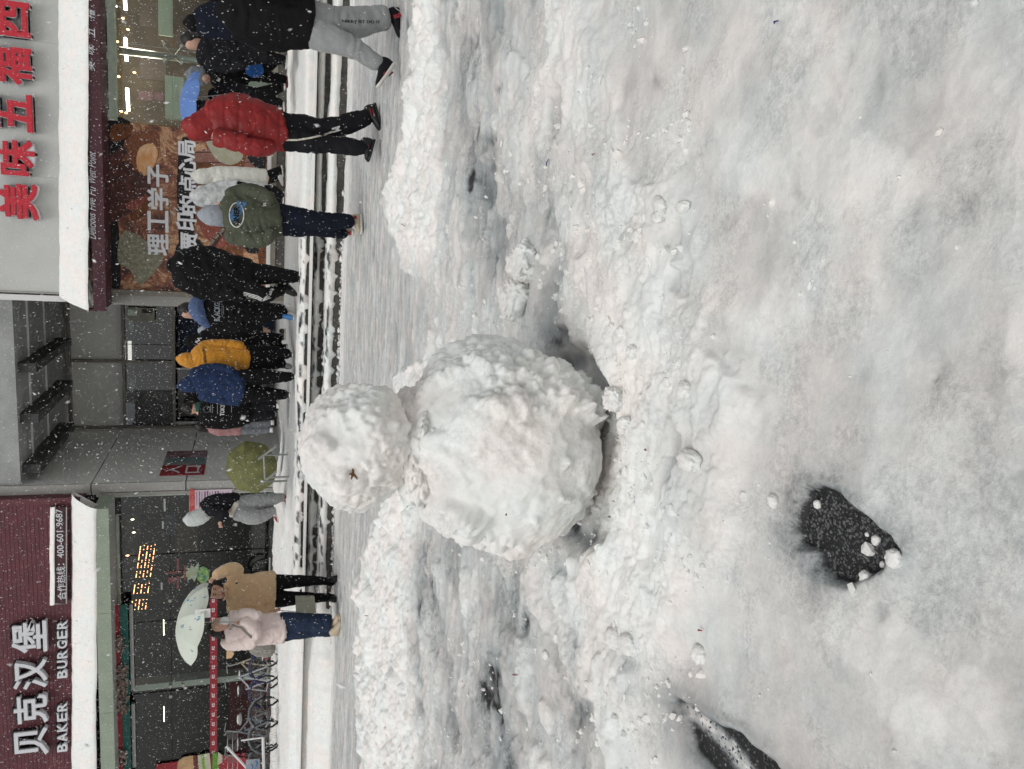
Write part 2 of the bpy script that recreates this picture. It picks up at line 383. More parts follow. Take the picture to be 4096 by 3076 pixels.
def terrain(X, Y):
    px, py = pix(X, Y)
    wsc = np.interp(px, [1500, 2600, 4096], [26, 44, 110]); wx = px + wsc * (fbm2(X * 6, Y * 6, 3) - .5) * 2; wy = py + wsc * (fbm2(X * 6, Y * 6, 4) - .5) * 2
    hf = np.interp(wy, *HEAP_FAR); hn = np.interp(wy, *HEAP_NEAR); fo = np.interp(wy, *FORE)
    path = 1 - smooth(-26, 4, wx - hf + 12)
    path = path * (1 - .85 * smooth(1600, 1740, wx))
    heap = smooth(-12, 14, wx - hf) * (1 - smooth(-20, 60, wx - hn))
    heapw = np.interp(py, [0, 930, 1120, 1380, 1450, 1900, 2050, 3100], [1, 1, .10, .15, .6, .6, 1, 1]); heap = heap * heapw
    fore = smooth(-90, 120, wx - fo)
    mid = (1 - path) * (1 - fore)
    streak = smooth(-20, 60, wx - hn) * (1 - smooth(2050, 2250, wx))
    Xo, Yo = X, Y
    X = Xo + .09 * (fbm2(Xo * 6, Yo * 6, 201) - .5) + .030 * (fbm2(Xo * 24, Yo * 24, 202, 3) - .5); Y = Yo + .09 * (fbm2(Xo * 6, Yo * 6, 203) - .5) + .030 * (fbm2(Xo * 24, Yo * 24, 204, 3) - .5)
    big = domes2(X, Y, .30, 21, .3, .8, .85); med = domes2(X, Y, .13, 22, .3, .8, .9); sm = domes2(X, Y, .055, 23, .3, .8, .8); ti = domes2(X + .3, Y, .026, 24, .3, .75, .7)
    X, Y = Xo, Yo
    pl1 = smooth(.50, .525, fbm2(X * 4.2, Y * 5.0, 211, 5)); pl2 = smooth(.54, .56, fbm2(X * 8, Y * 10, 212, 4))
    n_lo = fbm2(X * 1.3, Y * 1.3, 5, 4) - .5; n_mid = fbm2(X * 5, Y * 6, 6, 4) - .5; n_hi = fbm2(X * 22, Y * 22, 7, 4) - .5
    wv = .10 * (fbm2(X * 2.5, Y * 3, 251) - .5); st = fbm2(X * 4.0, (Y + wv) * 15, 8, 5) - .5; st2 = fbm2(X * 14, (Y + wv) * 42, 9, 3) - .5
    ridge = 1 - np.abs(2 * fbm2(X * 3.5, Y * 4.5, 10, 4) - 1)
    h = .02 * n_lo
    h = h + path * (.018 * st + .014 * st2 + .006 * n_hi)
    h = h + heap * .62 * (.020 + .34 * big * (.4 + 1.2 * vn2(X * 2, Y * 2, 31)) + .60 * med * (.3 + vn2(X * 5, Y * 5, 32)) + .80 * sm + .80 * ti + .05 * n_mid + .022 * n_hi + .022 * pl1 + .014 * pl2)
    crust = smooth(.50, .54, fbm2(X * 2.1, Y * 2.6, 41, 4))
    m2 = mid * (1 - heap)
    h = h + m2 * .47 * (.06 * n_mid + .030 * ridge * ridge + .022 * n_hi + .34 * sm * crust + .36 * ti * crust * (.4 + vn2(X * 6, Y * 6, 33)) + .10 * ti + .020 * pl1 + .012 * pl2 + .05 * st * streak + .032 * crust + .16 * med * crust)
    frough = smooth(.52, .62, fbm2(X * 2.8, Y * 2.8, 43, 5))
    h = h + fore * (.018 * n_mid + .004 * n_hi + .006 * ridge ** 3 + .05 * ti * frough + .06 * sm * smooth(.62, .7, fbm2(X * 4, Y * 4, 45)))
    # colour: how much snow
    dep = .60 * path + (1 - path) * (.76 * (1 - fore) + .715 * fore) + .30 * heap
    dep = dep + path * (.52 * st + .30 * st2 + .10 * (fbm2(X * 1.2, Y * 4, 231) - .5) + .22 * smooth(9.95, 10.2, Y + .12 * (fbm2(X * 2, Y, 232) - .5))) + (1 - path) * (.13 * n_lo + .10 * n_mid) + m2 * (.20 * crust * (1 - streak * .5) - .06 + streak * (.32 * st - .06 + .12 * st2))
    dep = dep - m2 * .16 * smooth(.52, .66, fbm2(X * 3.1, Y * 3.4, 223, 5))
    crisp = smooth(.49, .54, fbm2(X * 7, Y * 7, 224, 5)) * frough
    dep = dep + fore * (.09 * crisp + .07 * frough + .16 * (fbm2(X * 1.6, Y * 1.6, 221, 4) - .5) * 2 + .06 * n_mid - .10 * smooth(.60, .70, fbm2(X * 3.3, Y * 3.3, 222, 3)))
    lift = np.interp(wx, [2300, 2420, 2620, 2720], [0, .16, .16, 0]) * np.interp(wy, [1200, 1500, 2500, 2700], [0, 1, 1, 0]); dep = dep + lift; h = h + lift * (.25 * sm + .3 * ti)
    lp = (1 - path) * smooth(0, 1, (1700 - px) / 200) * 0
    blot = smooth(.30, .72, fbm2(X * 13, Y * 13, 51, 4))
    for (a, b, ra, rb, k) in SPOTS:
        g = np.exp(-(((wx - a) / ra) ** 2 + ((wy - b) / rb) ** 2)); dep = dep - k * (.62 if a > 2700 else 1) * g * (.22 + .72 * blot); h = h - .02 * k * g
    for pts, wd, dp in RUTS:
        d = seg_d(wx, wy, pts); g = np.exp(-(d / wd) ** 2); h = h - .45 * dp * g; dep = dep - .13 * g * (.5 + st + .5)
    for i, poly in enumerate(ASPHALT):
        jit = 14 * (fbm2(X * 16, Y * 16, 61) - .5) * 2 + 10 * (fbm2(X * 45, Y * 45, 62) - .5)
        sd = poly_sd(px, py, poly) + jit
        inside = 1 - smooth(-10, 8, sd); halo = np.exp(-np.maximum(sd, 0) / (45.0 + 60 * fbm2(X * 7, Y * 7, 66)))
        dep = dep * (1 - .52 * halo) * (1 - inside) + .02 * inside
        h = h * (1 - inside) - .022 * smooth(24, -14, sd) + .012 * np.exp(-((sd - 34) / 20) ** 2) * fbm2(X * 12, Y * 12, 67) + inside * (.004 * n_hi)
        sp = inside * ((vn2(X * 150, Y * 150, 63) > .90) * .3 + (vn2(X * 95, Y * 95, 64) > .93) * .25 + .06 * (fbm2(X * 60, Y * 60, 65) - .3)); dep = dep + sp
        if i == 1:
            c = seg_d(px, py, [(2720, 2840), (2800, 2900), (2890, 2990), (2960, 3090)])
            dust = np.exp(-(c / 30) ** 2) * inside; dep = dep + dust * (.2 + .8 * fbm2(X * 40, Y * 40, 64))
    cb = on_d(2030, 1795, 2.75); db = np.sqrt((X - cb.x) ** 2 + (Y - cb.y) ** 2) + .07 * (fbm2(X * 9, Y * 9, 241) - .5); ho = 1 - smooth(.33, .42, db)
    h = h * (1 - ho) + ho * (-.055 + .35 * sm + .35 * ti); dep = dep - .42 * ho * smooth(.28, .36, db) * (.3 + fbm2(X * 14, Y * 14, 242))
    h = np.where(h > 0, h, h * 1.0)
    ramp = smooth(9.4, 10.6, Y) * .0
    return h + ramp, np.clip(dep, .0, 1.0)

R_, C_ = 860, 690
dcam = .62 * (11.9 / .62) ** (np.linspace(0, 1, R_) ** 1.0)
kk = np.concatenate([np.linspace(-.86, -.64, 24)[:-1], np.linspace(-.64, .64, C_ - 46), np.linspace(.64, .86, 24)[1:]])
A, B = np.meshgrid(dcam, kk, indexing='ij')
A2 = A
lat = B * (A * .95 + .42)
GX = lat * rv.x + A2 * dv.x; GY = lat * rv.y + A2 * dv.y
GYc = np.minimum(GY, 10.62)
hh, dd = terrain(GX.ravel(), GYc.ravel())
hh = hh - .14 * smooth(.70, .86, np.abs(B.ravel())) * smooth(10.4, 10.0, GYc.ravel())
co = np.stack([GX.ravel(), GYc.ravel(), hh], 1)
me = mesh_np('snowy_road', co, grid_faces(R_, C_), True, dd)
road = structure('snowy_road', me, M_SNOW)
HG = None
def ground_z(X, Y):
    a, b = terrain(np.array([X], float), np.array([Y], float)); return float(a[0])
# the same snow goes on all round, out to the horizon
gx = np.concatenate([np.linspace(-90, -12, 40), np.linspace(-11, 11, 60), np.linspace(12, 90, 40)])
gx = np.concatenate([np.linspace(-90, -16, 40), np.linspace(-15, 15, 260), np.linspace(16, 90, 40)])
gy = np.concatenate([np.linspace(-90, -6, 40), np.linspace(-5, 10.60, 150)])
X2, Y2 = np.meshgrid(gx, gy); n = fbm2(X2 * .4, Y2 * .4, 71)
la = X2 * rv.x + Y2 * rv.y; da = X2 * dv.x + Y2 * dv.y; kq = np.abs(la) / (np.maximum(da, .01) * .95 + .42); ins_ = (1 - smooth(.66, .74, kq)) * smooth(.55, .75, da)
zz2 = -.035 + .05 * (n - .5) + .05 * (fbm2(X2 * 3, Y2 * 3, 72) - .5) + .3 * domes2(X2, Y2, .5, 73, .2, .6, .4) * .3 - .12 * ins_
co = np.stack([X2.ravel(), Y2.ravel(), zz2.ravel()], 1)
structure('ground', mesh_np('ground', co, grid_faces(len(gy), len(gx)), True, (.7 + .2 * n).ravel()), M_SNOW)

# ------------------------------------------------------------------ steps up to the shops
RISERS = [(10.62, 0.0, .14), (10.97, .14, .28), (11.32, .28, .42)]
PL = .42
st_root = bpy.data.objects.new('stone_steps', None); COL.objects.link(st_root); st_root['kind'] = 'structure'; st_root.location = (0, 10.62, 0)
for i, (y, z0, z1) in enumerate(RISERS):
    for k in range(-11, 10):
        mb = MB(); mb.box((k * 3.1 + .004, y, z0 - .25), (k * 3.1 + 3.096, y + (.345 if i < 2 else .5), z1), bev=.006)
        mb.build('step_block', M_STONE, st_root)
def tread_snow(name, y0, z, y1, thick, seed, rows_back=16, bank=0.0, nx=1100, droop=.5):
    """a lumpy blanket with a drooping front lip"""
    xs = np.concatenate([np.linspace(-34, -12, 60)[:-1], np.linspace(-12, 9, nx - 118), np.linspace(9, 30, 60)[1:]]); prof = [(-.0, -.055), (-.030, -.035), (-.045, -.005), (-.040, .02), (-.02, .6), (.01, .9), (.05, 1.0)]
    yb = [y0 + .05 + (y1 - y0 - .05) * ((k + 1) / rows_back) for k in range(rows_back)]
    cov = smooth(-5.2, -6.6, xs)       # left of here the steps are buried
    lipn = fbm2(xs * 2.2, xs * 0 + seed, seed, 4) - .5; lipf = fbm2(xs * 14, xs * 0, seed + 5, 3) - .5
    rows = []; deps = []; dr = (.22 + 1.0 * smooth(-.3, .3, xs) * (.45 + .55 * smooth(3.2, 1.2, xs))) if droop > 1 else droop
    for j, (dy, f) in enumerate(prof):
        yy = y0 + dy + .05 * lipn + .03 * lipf - cov * .24 * (1 - j / 6)
        if f < .1 and j < 4: zz = z + f * (dr + 1.6 * dr * fbm2(xs * 3, xs * 0, seed + 2) + .9 * smooth(.52, .66, fbm2(xs * 9, xs * 0, seed + 12, 4)) * smooth(.2, -.4, xs)) - cov * (.14 - .035 * j)
        else: zz = z + thick * f * (.75 + .6 * vn2(xs * 1.7, xs * 0, seed + 1)) + cov * .05 * (j / 6)
        rows.append((xs, yy, zz)); sd_ = smooth(.50, .66, fbm2(xs * 8, xs * 0 + j * .55, seed + 21, 3)) * smooth(.2, -.4, xs) * smooth(-5.6, -4.8, xs) * (1 if j > 2 else .3) ; deps.append(np.clip(.93 - .8 * sd_, .1, 1))
    for yy in yb:
        Yv = np.full(nx, yy); t = (yy - y0) / (y1 - y0)
        h = thick * (.75 + .6 * vn2(xs * 1.7, xs * 0, seed + 1)) + .02 * (fbm2(xs * 6, Yv * 6, seed + 3) - .5) + .3 * domes2(xs, Yv, .09, seed + 4, .3, .7, .5) * (.3 + bank) + cov * (.05 + .08 * t)
        # footprints and slush
        fp = smooth(.62, .70, fbm2(xs * 5.5, Yv * 11, seed + 6, 2) + .10 * smooth(.3, -.4, xs)) * (.12 + .88 * smooth(.4, -.3, xs)) * smooth(-6.2, -4.8, xs); sp_ = smooth(.012, .035, domes2(xs, Yv * 1.3, .19, seed + 15, .12, .42, .6)) * smooth(.2, -.3, xs) * smooth(-5.6, -4.8, xs) * (.4 + .6 * vn2(xs * 8, Yv * 8, seed + 16)); fp = np.maximum(fp, sp_); h = h - fp * .03
        rows.append((xs, Yv, z + h)); deps.append(.9 - .74 * fp + .1 * (fbm2(xs * 9, Yv * 9, seed + 7) - .5))
    co = np.stack([np.stack(r, 1) for r in rows]).reshape(-1, 3)
    o = link(name, mesh_np(name, co, grid_faces(len(rows), nx), True, np.concatenate(deps)), M_SNOWC); o['kind'] = 'structure'; return o
tread_snow('snow_on_steps', 10.62, .14, 10.975, .045, 101)
tread_snow('snow_on_steps', 10.97, .28, 11.325, .040, 102, droop=.3)
tread_snow('snow_on_steps', 11.32, .42, 11.9, .05, 103, droop=1.1)
# plaza: lumpy bank against the shops, trodden grey strip through the middle to the entrance
nx, ny = 700, 190
xs = np.concatenate([np.linspace(-34, -14, 60)[:-1], np.linspace(-14, 12, nx - 118), np.linspace(12, 30, 60)[1:]]); ys = 11.30 + (21.6 - 11.30) * np.linspace(0, 1, ny) ** 1.25
X3, Y3 = np.meshgrid(xs, ys)
tro = smooth(-4.7, -4.0, X3 - .08 * (Y3 - 11)) * smooth(.6, -.3, X3 + .05 * (Y3 - 11)) + 0
gap = smooth(-4.9, -4.3, X3) * smooth(-.2, -.9, X3)
tro = np.maximum(tro, gap); edge = smooth(11.25, 11.6, Y3)
n = fbm2(X3 * 2, Y3 * 2, 111) ; d1 = domes2(X3, Y3, .35, 112, .3, .8, .8); d2 = domes2(X3, Y3, .14, 113, .3, .8, .8)
lft = smooth(-4.6, -6.0, X3)
h3 = .045 + (1 - tro) * (.07 * smooth(11.9, 13.2, Y3) * n * (1 - smooth(14.5, 16.5, Y3) * (1 - lft)) + .05 * lft * smooth(14.8, 16.6, Y3) - .03 * (1 - lft) * smooth(15, 17, Y3) + .16 * d1 * smooth(11.9, 13.5, Y3) * (1 - .85 * smooth(14, 16, Y3) * (1 - .5 * lft)) + (.10 + .10 * lft) * d2) + .012 * (fbm2(X3 * 9, Y3 * 9, 114) - .5)
h3 = h3 - .12 * (1 - smooth(11.45, 11.75, Y3))
h3 = np.where((Y3 > 17.2) & (gap < .5), -.2, h3); h3 = h3 * (1 - tro * .75)
dep3 = .93 - tro * (.40 + .25 * (fbm2(X3 * 2.5, Y3 * 14, 115) - .5)) + .1 * (n - .5)
co = np.stack([X3.ravel(), Y3.ravel(), (PL + h3).ravel()], 1)
structure('snowy_plaza', mesh_np('snowy_plaza', co, grid_faces(ny, nx), True, dep3.ravel()), M_SNOWC)

xf, yf = np.meshgrid(np.linspace(-90, 90, 60), np.linspace(10.75, 110, 40))
structure('far_ground', mesh_np('far_ground', np.stack([xf.ravel(), yf.ravel(), (.36 + 0 * xf).ravel()], 1), grid_faces(40, 60), True, np.full(xf.size, .85)), M_SNOWC)

# ------------------------------------------------------------------ snowman
M_BALL = snow_mat('snowball_snow', grain=70.0, bumpd=0.005)
def snow_lump(name, c, rad, sub, seed, parent=None, amp=1.0, m=None, flat=None, dep0=.9, rough=1.0):
    b = bmesh.new(); bmesh.ops.create_icosphere(b, subdivisions=sub, radius=1); me = bpy.data.meshes.new(name); b.to_mesh(me); b.free()
    nV = len(me.vertices); p = np.zeros(nV * 3, np.float32); me.vertices.foreach_get('co', p); p = p.reshape(-1, 3).astype(float)
    s = np.array(rad) * p; R = float(np.mean(rad)); q = s / R + seed * 7.31
    lo = fbm3(q * 1.3, seed, 3) - .5; rg = 1 - np.abs(2 * fbm3(q * 2.6, seed + 1, 4) - 1)
    patch = smooth(.41, .53, fbm3(q * 1.5, seed + 2, 5)); crk = smooth(.74, .9, 1 - np.abs(2 * fbm3(q * 1.7, seed + 8, 4) - 1))
    dm = domes3(q, .34, seed + 3) ; ds = domes3(q, .15, seed + 4); dt = domes3(q, .075, seed + 5) if sub > 5 else 0; du = domes3(q, .042, seed + 6, keep=.55) if sub > 5 else 0
    p1 = smooth(.50, .52, fbm3(q * 1.7, seed + 31, 4)); p2 = smooth(.52, .535, fbm3(q * 3.4, seed + 32, 4)); dm = dm * (.4 + vn3(q * 2, seed + 33)); q2 = q + .06 * np.stack([fbm3(q * 6, seed + 34, 3) - .5, fbm3(q * 6, seed + 35, 3) - .5, fbm3(q * 6, seed + 36, 3) - .5], 1); ds = domes3(q2, .15, seed + 4)
    patch = patch * (.42 + .58 * smooth(.15, .75, -(p @ np.array(dv)))) if sub > 5 else patch
    d = .010 * p1 * patch + .012 * p2 * patch + .21 * lo + .035 * rg ** 2 + patch * (.012 + .24 * dm + .66 * ds + .90 * dt + .75 * du) + (.06 * ds + .10 * dt * smooth(.55, .62, fbm3(q * 3, seed + 41, 3))) * (1 - patch) - .035 * crk * (1 - patch) + .02 * (fbm3(q * 11, seed + 6, 3) - .5)
    s = s * (1 + amp * d)[:, None]
    w_ = s + np.array(c)
    if flat is not None: w_[:, 2] = np.maximum(w_[:, 2], flat)
    me.vertices.foreach_set('co', w_.astype(np.float32).ravel())
    me.polygons.foreach_set('use_smooth', np.ones(len(me.polygons), bool)); me.update()
    a = me.attributes.new('dep', 'FLOAT', 'POINT'); a.data.foreach_set('value', (dep0 + .10 * (fbm3(q * 2.2, seed + 7, 4) - .5) * 2 - .05 * crk).astype(np.float32))
    return link(name, me, m or M_BALL, parent)
bc = on_d(2008, 1795, 2.75); hc = on_d(1424, 1778, 2.75)
sm_ = thing('snowman', 'big two-ball snowman of lumpy white snow standing in the trampled road', 'snowman', (bc.x, bc.y, 0))
snow_lump('body', (bc.x, bc.y, bc.z), (.370, .36, .368), 7, 5, sm_, amp=1.1)
hd = snow_lump('head', hc, (.206, .20, .180), 6, 9, sm_, amp=1.1)
snow_lump('neck_snow', on_d(1650, 1785, 2.76), (.198, .178, .078), 6, 15, sm_, amp=1.7)
M_LEAF = mat('dry_leaf', (.16, .085, .035), .8, var=.4, vscale=60)
mb = MB(); nz_ = on_d(1387, 1868, 2.75) - dv * .200
for k in range(7):
    a = random.uniform(0, 6.28); l = random.uniform(.010, .024); e = Vector((math.cos(a) * l, -random.uniform(.0, .02), math.sin(a) * l))
    mb.tube([nz_ + dv * .01, nz_ + e * .6 + Vector((0, 0, .002)), nz_ + e], [.0045, .0032, .0014], 5)
mb.build('leaf_nose', M_LEAF, sm_)
mb = MB(); e_ = on_d(1905, 1998, 2.75) - dv * .345; mb.ball(e_, .004, 1, (1.3, .6, .8)); mb.build('twig_bit', M_LEAF, sm_)

# ------------------------------------------------------------------ loose snow chunks
CH = [(2415, 1560, 26, 1.1, 'pale rounded snow chunk tucked against the right foot of the snowman'), (2487, 1600, 44, 1.0, 'big clean snow chunk just in front of the snowman base'),
      (2580, 945, 26, 1.0, 'bright square snow chunk alone on the rough strip right of the snowman'), (2662, 822, 30, 1.6, 'long pointed snow chunk, topmost of the group on the right'), (2655, 870, 26, 1.3, 'oval snow chunk just below the long pointed one'), (2735, 828, 24, 1.3, 'small oval snow chunk at the edge of the smooth ice'),
      (2110, 1050, 66, 1.3, 'large angular snow block lying right of the snowman shoulder'), (2075, 1195, 70, 1.2, 'wide ragged snow block beside the snowman, nearest its right side'), (2108, 975, 20, 1.0, 'small round snow lump above the angular block'), (2220, 972, 11, 1.0, 'tiny snow lump at the top of the bare grey patch'), (2240, 975, 9, 1.0, 'pea-like snow crumb on the bare grey patch'), (2210, 1005, 13, 1.1, 'small egg-shaped snow lump beside the bare grey patch'), (2168, 1030, 14, 1.2, 'small snow lump touching the angular block'),
      (2470, 2550, 40, 1.0, 'broad jagged snow chunk beside the dark hole left of the snowman'), (2527, 2575, 38, 2.0, 'long smooth oval snow chunk standing by the dark hole'), (2185, 2620, 18, 1.5, 'small oval snow lump left of the snowman on grey ice'), (2785, 2620, 34, 1.1, 'lone rounded snow chunk on the smooth ice above the asphalt strip'),
      (3567, 2235, 34, 1.0, 'white snow chunk sitting on the corner of the round asphalt hole'), (3440, 2165, 20, 1.2, 'grey icy lump in the middle of the asphalt hole'), (3402, 2142, 9, 1.0, 'tiny icy crumb near the middle of the asphalt hole'), (3210, 2020, 17, 1.0, 'small icy lump on the upper edge of the asphalt hole'), (3080, 2005, 27, 1.0, 'flat round snow lump just above the asphalt hole'), (3466, 2264, 13, 1.0, 'small white crumb low in the asphalt hole'), (3430, 2310, 24, 1.2, 'rough snow lump on the left rim of the asphalt hole'),
      (2520, 1690, 26, 1.5, 'upright oval snow lump in front of the snowman, right one of a pair'), (2590, 1700, 16, 1.0, 'small rounded snow lump low in front of the snowman'), (2700, 1530, 20, 1.0, 'small pale lump on the rubble strip right of the snowman'), (2780, 1560, 34, 1.2, 'worn grey snow lump at the edge of the rubble strip'), (2790, 1840, 40, 1.3, 'half-buried angular snow block in front of the snowman'), (2500, 1330, 22, 1.2, 'small rounded lump right of the snowman base'), (2550, 1410, 26, 1.0, 'round flat snow lump on the rubble strip')]
for (x, y, r, q, lab) in CH:
    p = on_z(x, y, .02); s = r * pxm(p.dot(dv), x)
    p.z = ground_z(p.x, p.y) + s * .26
    a = snow_lump('snow_chunk', (0, 0, 0), (s, s * .9, s * .72) if q < 1.45 else (s, s * .8, s * .6), 5 if r > 40 else 4 if r > 20 else 3, int(x + y) % 97, None, amp=3.4 if r > 40 else 2.2 if r > 20 else 1.5, m=M_BALL, dep0=.93)
    me = a.data; nV = len(me.vertices); c_ = np.zeros(nV * 3, np.float32); me.vertices.foreach_get('co', c_); c_ = c_.reshape(-1, 3)
    if q >= 1.25: c_[:, 2] *= 1.0; c_[:, 1] *= q * 1.3; c_[:, 0] *= .9
    c_ = np.sign(c_) * np.abs(c_ / s) ** (.68 if r > 40 else .86) * s
    me.vertices.foreach_set('co', c_.ravel()); me.update(); a.location = p; a.rotation_euler[2] = random.uniform(-.5, .5)
    if q >= 1.45: a.rotation_euler[2] = random.choice((-.35, .3))
    tag(a, lab, 'snow chunk', 'loose snow chunks on the road')
# crumbs: too many to count
def crumbs(name, n, seed, sampler, rmin, rmax, m, dep=.9):
    rng = np.random.default_rng(seed); b = bmesh.new(); bmesh.ops.create_icosphere(b, subdivisions=1, radius=1)
    base = np.array([v.co[:] for v in b.verts]); fc = np.array([[v.index for v in f.verts] for f in b.faces]); b.free()
    P = sampler(rng, n); n = len(P); r = (rmin + (rmax - rmin) * rng.random(n) ** 3)
    sc = .7 + .6 * rng.random((n, 3)); jit = 1 + .9 * (rng.random((n, len(base))) - .5)
    V = base[None] * jit[..., None] * (sc * r[:, None])[:, None, :]; h, _ = terrain(P[:, 0], P[:, 1])
    P = np.stack([P[:, 0], P[:, 1], h + r * .12], 1); V = V + P[:, None]
    F = fc[None] + (np.arange(n) * len(base))[:, None, None]
    o = link(name, mesh_np(name, V.reshape(-1, 3), F.reshape(-1, 3), False, np.full(n * len(base), dep)), m); o['kind'] = 'stuff'
    tag(o, 'scattered crumbs of broken snow all over the trampled road', 'snow crumbs'); return o
def samp(rng, n):
    x = rng.uniform(1650, 4050, n * 4); y = rng.uniform(-60, 3130, n * 4)
    wgt = np.interp(x, [1650, 1900, 2200, 2650, 2850, 4096], [.5, .45, .9, .8, .035, .004]) * (.05 + smooth(.5, .62, fbm2(x / 170, y / 170, 88)))
    k = rng.random(n * 4) < wgt; x, y = x[k][:n], y[k][:n]
    return np.array([on_z(a, b, .01)[:2] for a, b in zip(x, y)])
crumbs('snow_crumbs', 1900, 5, samp, .003, .016, M_BALL)
def stones(name, n, seed):
    rng = np.random.default_rng(seed); bb = bmesh.new(); bmesh.ops.create_icosphere(bb, subdivisions=1, radius=1); base = np.array([v.co[:] for v in bb.verts]); fc = np.array([[v.index for v in f.verts] for f in bb.faces]); bb.free()
    pts = []
    for poly, k in ((ASPHALT[0], .62), (ASPHALT[1], .38)):
        q = np.array(poly, float); lo, hi = q.min(0), q.max(0); c = rng.uniform(lo, hi, (n * 4, 2)); c = c[poly_sd(c[:, 0], c[:, 1], poly) < -6][:int(n * k)]; pts.append(c)
    c = np.concatenate(pts); P = np.array([on_z(x, y, .0)[:2] for x, y in c]); h, _ = terrain(P[:, 0], P[:, 1]); n = len(P); r = .0012 + .0032 * rng.random(n) ** 2
    V = base[None] * (1 + .7 * (rng.random((n, len(base))) - .5))[..., None] * (r[:, None] * np.array((1.1, 1, .6)))[:, None, :] + np.stack([P[:, 0], P[:, 1], h + r * .15], 1)[:, None]
    F = fc[None] + (np.arange(n) * len(base))[:, None, None]
    o = link(name, mesh_np(name, V.reshape(-1, 3), F.reshape(-1, 3), False), mat('road_stone', (.035, .035, .037), .45, col2=(.16, .16, .165), vscale=90)); o['kind'] = 'stuff'; tag(o, 'small wet stones of the bare asphalt showing through the snow', 'gravel')
stones('asphalt_stones', 1300, 12)
def slush(name, n, seed):
    rng = np.random.default_rng(seed); bb = bmesh.new(); bmesh.ops.create_icosphere(bb, subdivisions=1, radius=1); base = np.array([v.co[:] for v in bb.verts]); fc = np.array([[v.index for v in f.verts] for f in bb.faces]); bb.free()
    k = rng.integers(0, 3, n); x = rng.uniform(-6.2, .1, n); x = np.where(rng.random(n) < .08, rng.uniform(-6.2, 9, n), x)
    yy = np.array([10.62, 10.97, 11.32])[k] - .01 - .10 * rng.random(n) ** 2 * (fbm2(x * 3, x * 0, 77) * 2); zz = np.array([.0, .165, .305])[k]; r = .008 + .028 * rng.random(n) ** 3
    P = np.stack([x, yy, zz + r * .5], 1); V = base[None] * (1 + .8 * (rng.random((n, len(base))) - .5))[..., None] * (r[:, None] * np.array((1.2, .9, .8)))[:, None, :] + P[:, None]
    F = fc[None] + (np.arange(n) * len(base))[:, None, None]
    o = link(name, mesh_np(name, V.reshape(-1, 3), F.reshape(-1, 3), True, np.repeat(.45 + .5 * rng.random(n), len(base))), M_BALL); o['kind'] = 'stuff'; tag(o, 'crumbled slush caught against the step risers', 'slush')
slush('step_slush', 1500, 3)
# litter on the snow
M_INK = mat('blue_plastic', (.02, .03, .16), .4); M_RED = mat('red_litter', (.3, .03, .03), .6)
for (x, y, dx, dy, m_, lab) in [(2224, 655, 10, -14, M_INK, 'thin dark blue scrap lying on the snow at the right'), (2088, 2696, 12, 2, M_RED, 'small red scrap on the ice left of the snowman'), (2830, 2517, 8, 2, M_RED, 'tiny red scrap on the smooth ice above the asphalt strip'), (2412, 622, 5, -3, M_LEAF, 'crumbled brown leaf on the snow at the right'), (2628, 1798, 5, 3, M_LEAF, 'reddish brown leaf crumb in front of the snowman'), (2480, 2065, 5, 2, M_LEAF, 'brown leaf crumb on bright snow left of the snowman base'), (3125, 92, 9, -6, M_INK, 'dark sliver on the ice near the right edge'), (1645, 905, 10, 7, M_LEAF, 'yellow straw sprig stuck on the snow heap')]:
    a = on_z(x - dx, y - dy, .0); b = on_z(x + dx, y + dy, .0); za = ground_z(a.x, a.y) + .008; zb = ground_z(b.x, b.y) + .008
    a.z = za; b.z = zb; mid_ = (a + b) / 2 + Vector((0, 0, .006)); r = .0025
    tag(MB().tube([a, mid_, b], [r * .6, r, r * .5], 6).build('litter_scrap', m_), lab, 'litter')
# ------------------------------------------------------------------ shops
X_ = Vector((1, 0, 0)); Z_ = Vector((0, 0, 1))
M_PANEL = mat('fascia_grey', (.50, .51, .49), .5, var=.05, vscale=1.5)
M_PANELW = mat('fascia_white', (.66, .66, .65), .45)
M_MAROON = mat('maroon_board', (.060, .018, .026), .55, var=.15, vscale=6)
M_MAROON2 = mat('maroon_slat', (.105, .028, .036), .55, var=.2, vscale=5, bump=.3)
M_DARK = mat('dark_void', (.008, .008, .009), .9)
M_GREENF = mat('green_steel', (.42, .50, .41), .5, var=.1, vscale=10)
M_PALEG = mat('pale_green_band', (.27, .32, .25), .55, var=.08, vscale=3)
M_REDL = mat('red_acrylic', (.50, .018, .035), .35, spec=.5)
M_WHITEL = mat('white_acrylic', (.62, .63, .66), .4)
M_PRINTW = mat('white_print', (.86, .87, .90), .45)
M_WHITE = mat('white_paint', (.74, .74, .72), .5)
M_GREYP = mat('grey_stone_panel', (.72, .725, .70), .35, var=.06, vscale=2, spec=.5)
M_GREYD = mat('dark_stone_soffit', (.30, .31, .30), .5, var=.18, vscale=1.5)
M_GREYL = mat('light_stone_edge', (.33, .325, .305), .55, var=.06, vscale=3)
M_COLU = mat('column_stone', (.27, .265, .245), .6, var=.06, vscale=3)
M_ALU = mat('bronze_aluminium', (.19, .175, .145), .45, metal=.2)
M_ALUL = mat('silver_aluminium', (.42, .43, .42), .35, metal=.6)
M_STEEL = mat('brushed_steel', (.42, .45, .43), .3, metal=.7)
M_BEIGE = mat('beige_sill', (.20, .185, .15), .7, var=.15, vscale=8)
M_PLINTH = mat('plinth_stone', (.085, .08, .072), .8, var=.25, vscale=9)
M_BROWN = mat('brown_interior', (.12, .088, .055), .7, var=.35, vscale=1.6)
M_BROWN2 = mat('dark_wood', (.035, .022, .014), .6, var=.3, vscale=5)
M_INTD = mat('dark_interior', (.05, .048, .045), .8, var=.5, vscale=1.2)
M_MINT = mat('mint_cabinet', (.58, .68, .58), .5)
